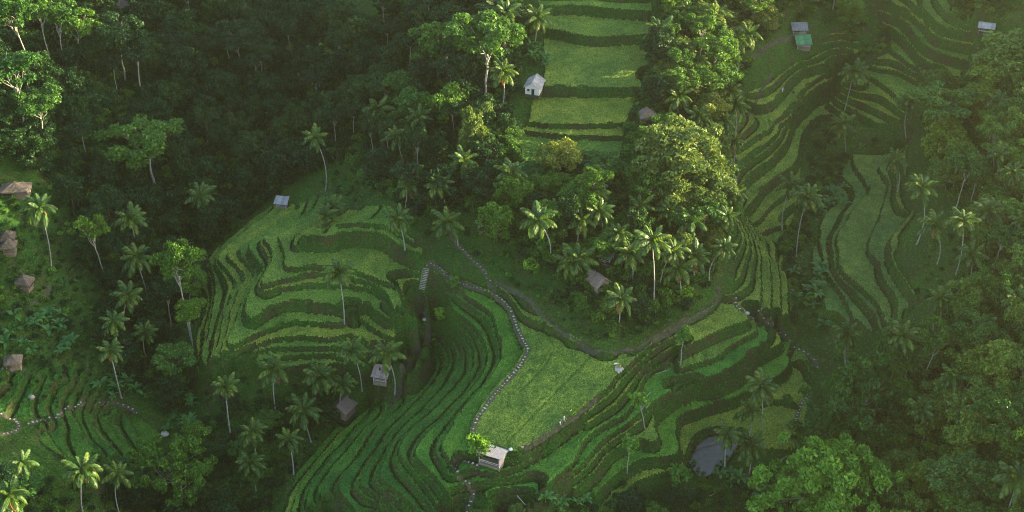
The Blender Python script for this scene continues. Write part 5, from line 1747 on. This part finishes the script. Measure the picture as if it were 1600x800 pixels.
# stone seat with a sitter and a white parasol at the corner of the main field
g_ = ground(967,578)
pl = empty('stone_platform', g_); tag(pl, 'small heap of pale stones forming a platform at the right corner of the main field', 'platform')
random.seed(21)
for i_ in range(16):
    an = i_ * 2.4; rr = .25 * math.sqrt(i_ + .5) * .95
    o = part('stone', SLABS[i_ % 5], pl, (rr * math.cos(an), rr * math.sin(an), .14 + random.uniform(0, .2)), (random.uniform(-.2, .2), random.uniform(-.2, .2), an))
    k_ = random.uniform(.6, 1.0); o.scale = (k_, k_, k_ * 1.6)
person(Vector((g_.x + .25, g_.y + .5, g_.z + .28)), 'crouch', R(-20), 'orange', 'orange', 'person in orange clothes sitting on the stone platform')
V, F = tube(np.array([(0, 0, 0), (0, 0, 1.05)]), [.03, .025], 6)
um = empty('parasol', (g_.x - .5, g_.y + .25, g_.z + .32)); tag(um, 'white round parasol beside the person in orange', 'parasol')
um.rotation_euler = (R(-35), R(-18), 0)
part('pole', with_mat(np_mesh('pole', V, F, True), M['wood']), um)
V, F = tube(np.array([(0, 0, .95), (0, 0, .97), (0, 0, 1.14), (0, 0, 1.24)]), [.62, .61, .38, .03], 10)
part('canopy', with_mat(np_mesh('canopy', V, F, True), M['white']), um)

def boulder(p, s_, label, seed, mat='stone'):
    r = np.random.default_rng(seed)
    V, F = [], []
    n, mm = 9, 5
    for k_ in range(mm + 1):
        ph = PI * k_ / mm
        for i_ in range(n):
            a = 2 * PI * i_ / n
            q_ = s_ * r.uniform(.85, 1.12)
            V.append((q_ * math.sin(ph) * math.cos(a) * 1.15, q_ * math.sin(ph) * math.sin(a), q_ * .8 * math.cos(ph) + s_ * .45))
    for k_ in range(mm):
        for i_ in range(n):
            j_ = (i_ + 1) % n
            F.append((k_ * n + i_, (k_ + 1) * n + i_, (k_ + 1) * n + j_, k_ * n + j_))
    o = bpy.data.objects.new('boulder', with_mat(np_mesh('boulder', np.array(V), np.array(F), True), M[mat]))
    o.location = p; link(o); tag(o, label, 'rock')
    return o
boulder(ground(798,704), .42, 'round white rock on the bund between the pale hut and the crouching person', 1, 'white')
boulder(ground(50,623), .75, 'pale boulder on the left slope above the stone path', 2)
boulder(ground(258,681), 1.0, 'grey boulder at the ravine end of the stone path', 3)
boulder(ground(663,501), .5, 'pale stone lying at the head of the gully', 4)
boulder(ground(1167,491), .6, 'pale stone at the top of the stream-side path', 5)
g_ = ground(1238,453)
cr_ = empty('crate', g_, R(10)); tag(cr_, 'small white box on the dark stream bank', 'box')
part('body', box_mesh('body', 1.3, .9, .7, M['white']), cr_, (0, 0, .3))
part('lid', box_mesh('lid', 1.4, 1.0, .08, M['white']), cr_, (0, 0, .70))

# pale fallen trunks and bent bare stems
def log(a, b_, rad, label, name='fallen_log', lift=(0.25, 0.25), bow=0.0):
    A, B = np.array(ground(*a)), np.array(ground(*b_))
    A[2] += lift[0]; B[2] += lift[1]
    s_ = np.linspace(0, 1, 7)[:, None]
    path = A * (1 - s_) + B * s_ + np.array([bow, 0, abs(bow) * .3]) * np.sin(PI * s_)
    o = bpy.data.objects.new(name, with_mat(np_mesh(name, *tube(path - A, np.linspace(rad, rad * .5, 7), 6), True), M['bark']))
    o.location = A; link(o); tag(o, label, 'log')
log((1215,724),(1230,714), .2, 'pale fallen trunk in the thicket right of the flooded paddy')
log((1108,777),(1120,772), .16, 'short pale fallen stem below the flooded paddy')
log((1175,742),(1192,737), .12, 'thin fallen stem behind the banana plants by the flooded paddy')
log((1030,800),(1042,796), .16, 'pale stem lying at the bottom edge of the thicket')
log((808,776),(828,800), .13, 'pale bent stem lying over the strip at the bottom edge')
log((1009,642),(1016,632), .15, 'short pale log beside the white-stemmed sapling')
log((1010,622),(1017,614), .13, 'short pale log above the white-stemmed sapling')
log((1342,234),(1352,226), .2, 'pale log at the head of the hazy paddies')
log((1500,612),(1470,636), .15, 'thin fallen trunk in the right hillside forest')
log((1024,588),(1048,580), .09, 'thin pale pole lying across the front terraces', 'pole', (.6, .8), .4)

# ------------------------------------------------------------------ morning haze filling the valley air
hz = bpy.data.objects.new('haze', None)
V = []
x0_, x1_, y0_, y1_, z0_, z1_ = -640.0, 640.0, -60.0, 930.0, float(min(Z.min(), CZ.min())) - 1.0, 232.0
bm_v = [(x, y, z) for z in (z0_, z1_) for x, y in ((x0_, y0_), (x1_, y0_), (x1_, y1_), (x0_, y1_))]
bm_f = [(0, 3, 2, 1), (4, 5, 6, 7), (0, 1, 5, 4), (1, 2, 6, 5), (2, 3, 7, 6), (3, 0, 4, 7)]
hm = bpy.data.materials.new('valley_haze'); hm.use_nodes = True
nt = hm.node_tree
for n_ in list(nt.nodes):
    if n_.type != 'OUTPUT_MATERIAL': nt.nodes.remove(n_)
pv = nt.nodes.new('ShaderNodeVolumePrincipled')
pv.inputs['Color'].default_value = (0.94, 0.98, 0.70, 1)
pv.inputs['Density'].default_value = HAZE
pv.inputs['Anisotropy'].default_value = 0.84
nt.links.new(pv.outputs[0], nt.nodes['Material Output'].inputs['Volume'])
hz = bpy.data.objects.new('haze', with_mat(np_mesh('haze', np.array(bm_v), np.array(bm_f), False), hm))
link(hz); tag(hz, 'thin sunlit morning haze hanging in the valley', None, None, 'stuff')
print('all built', round(time.time() - T0, 1))
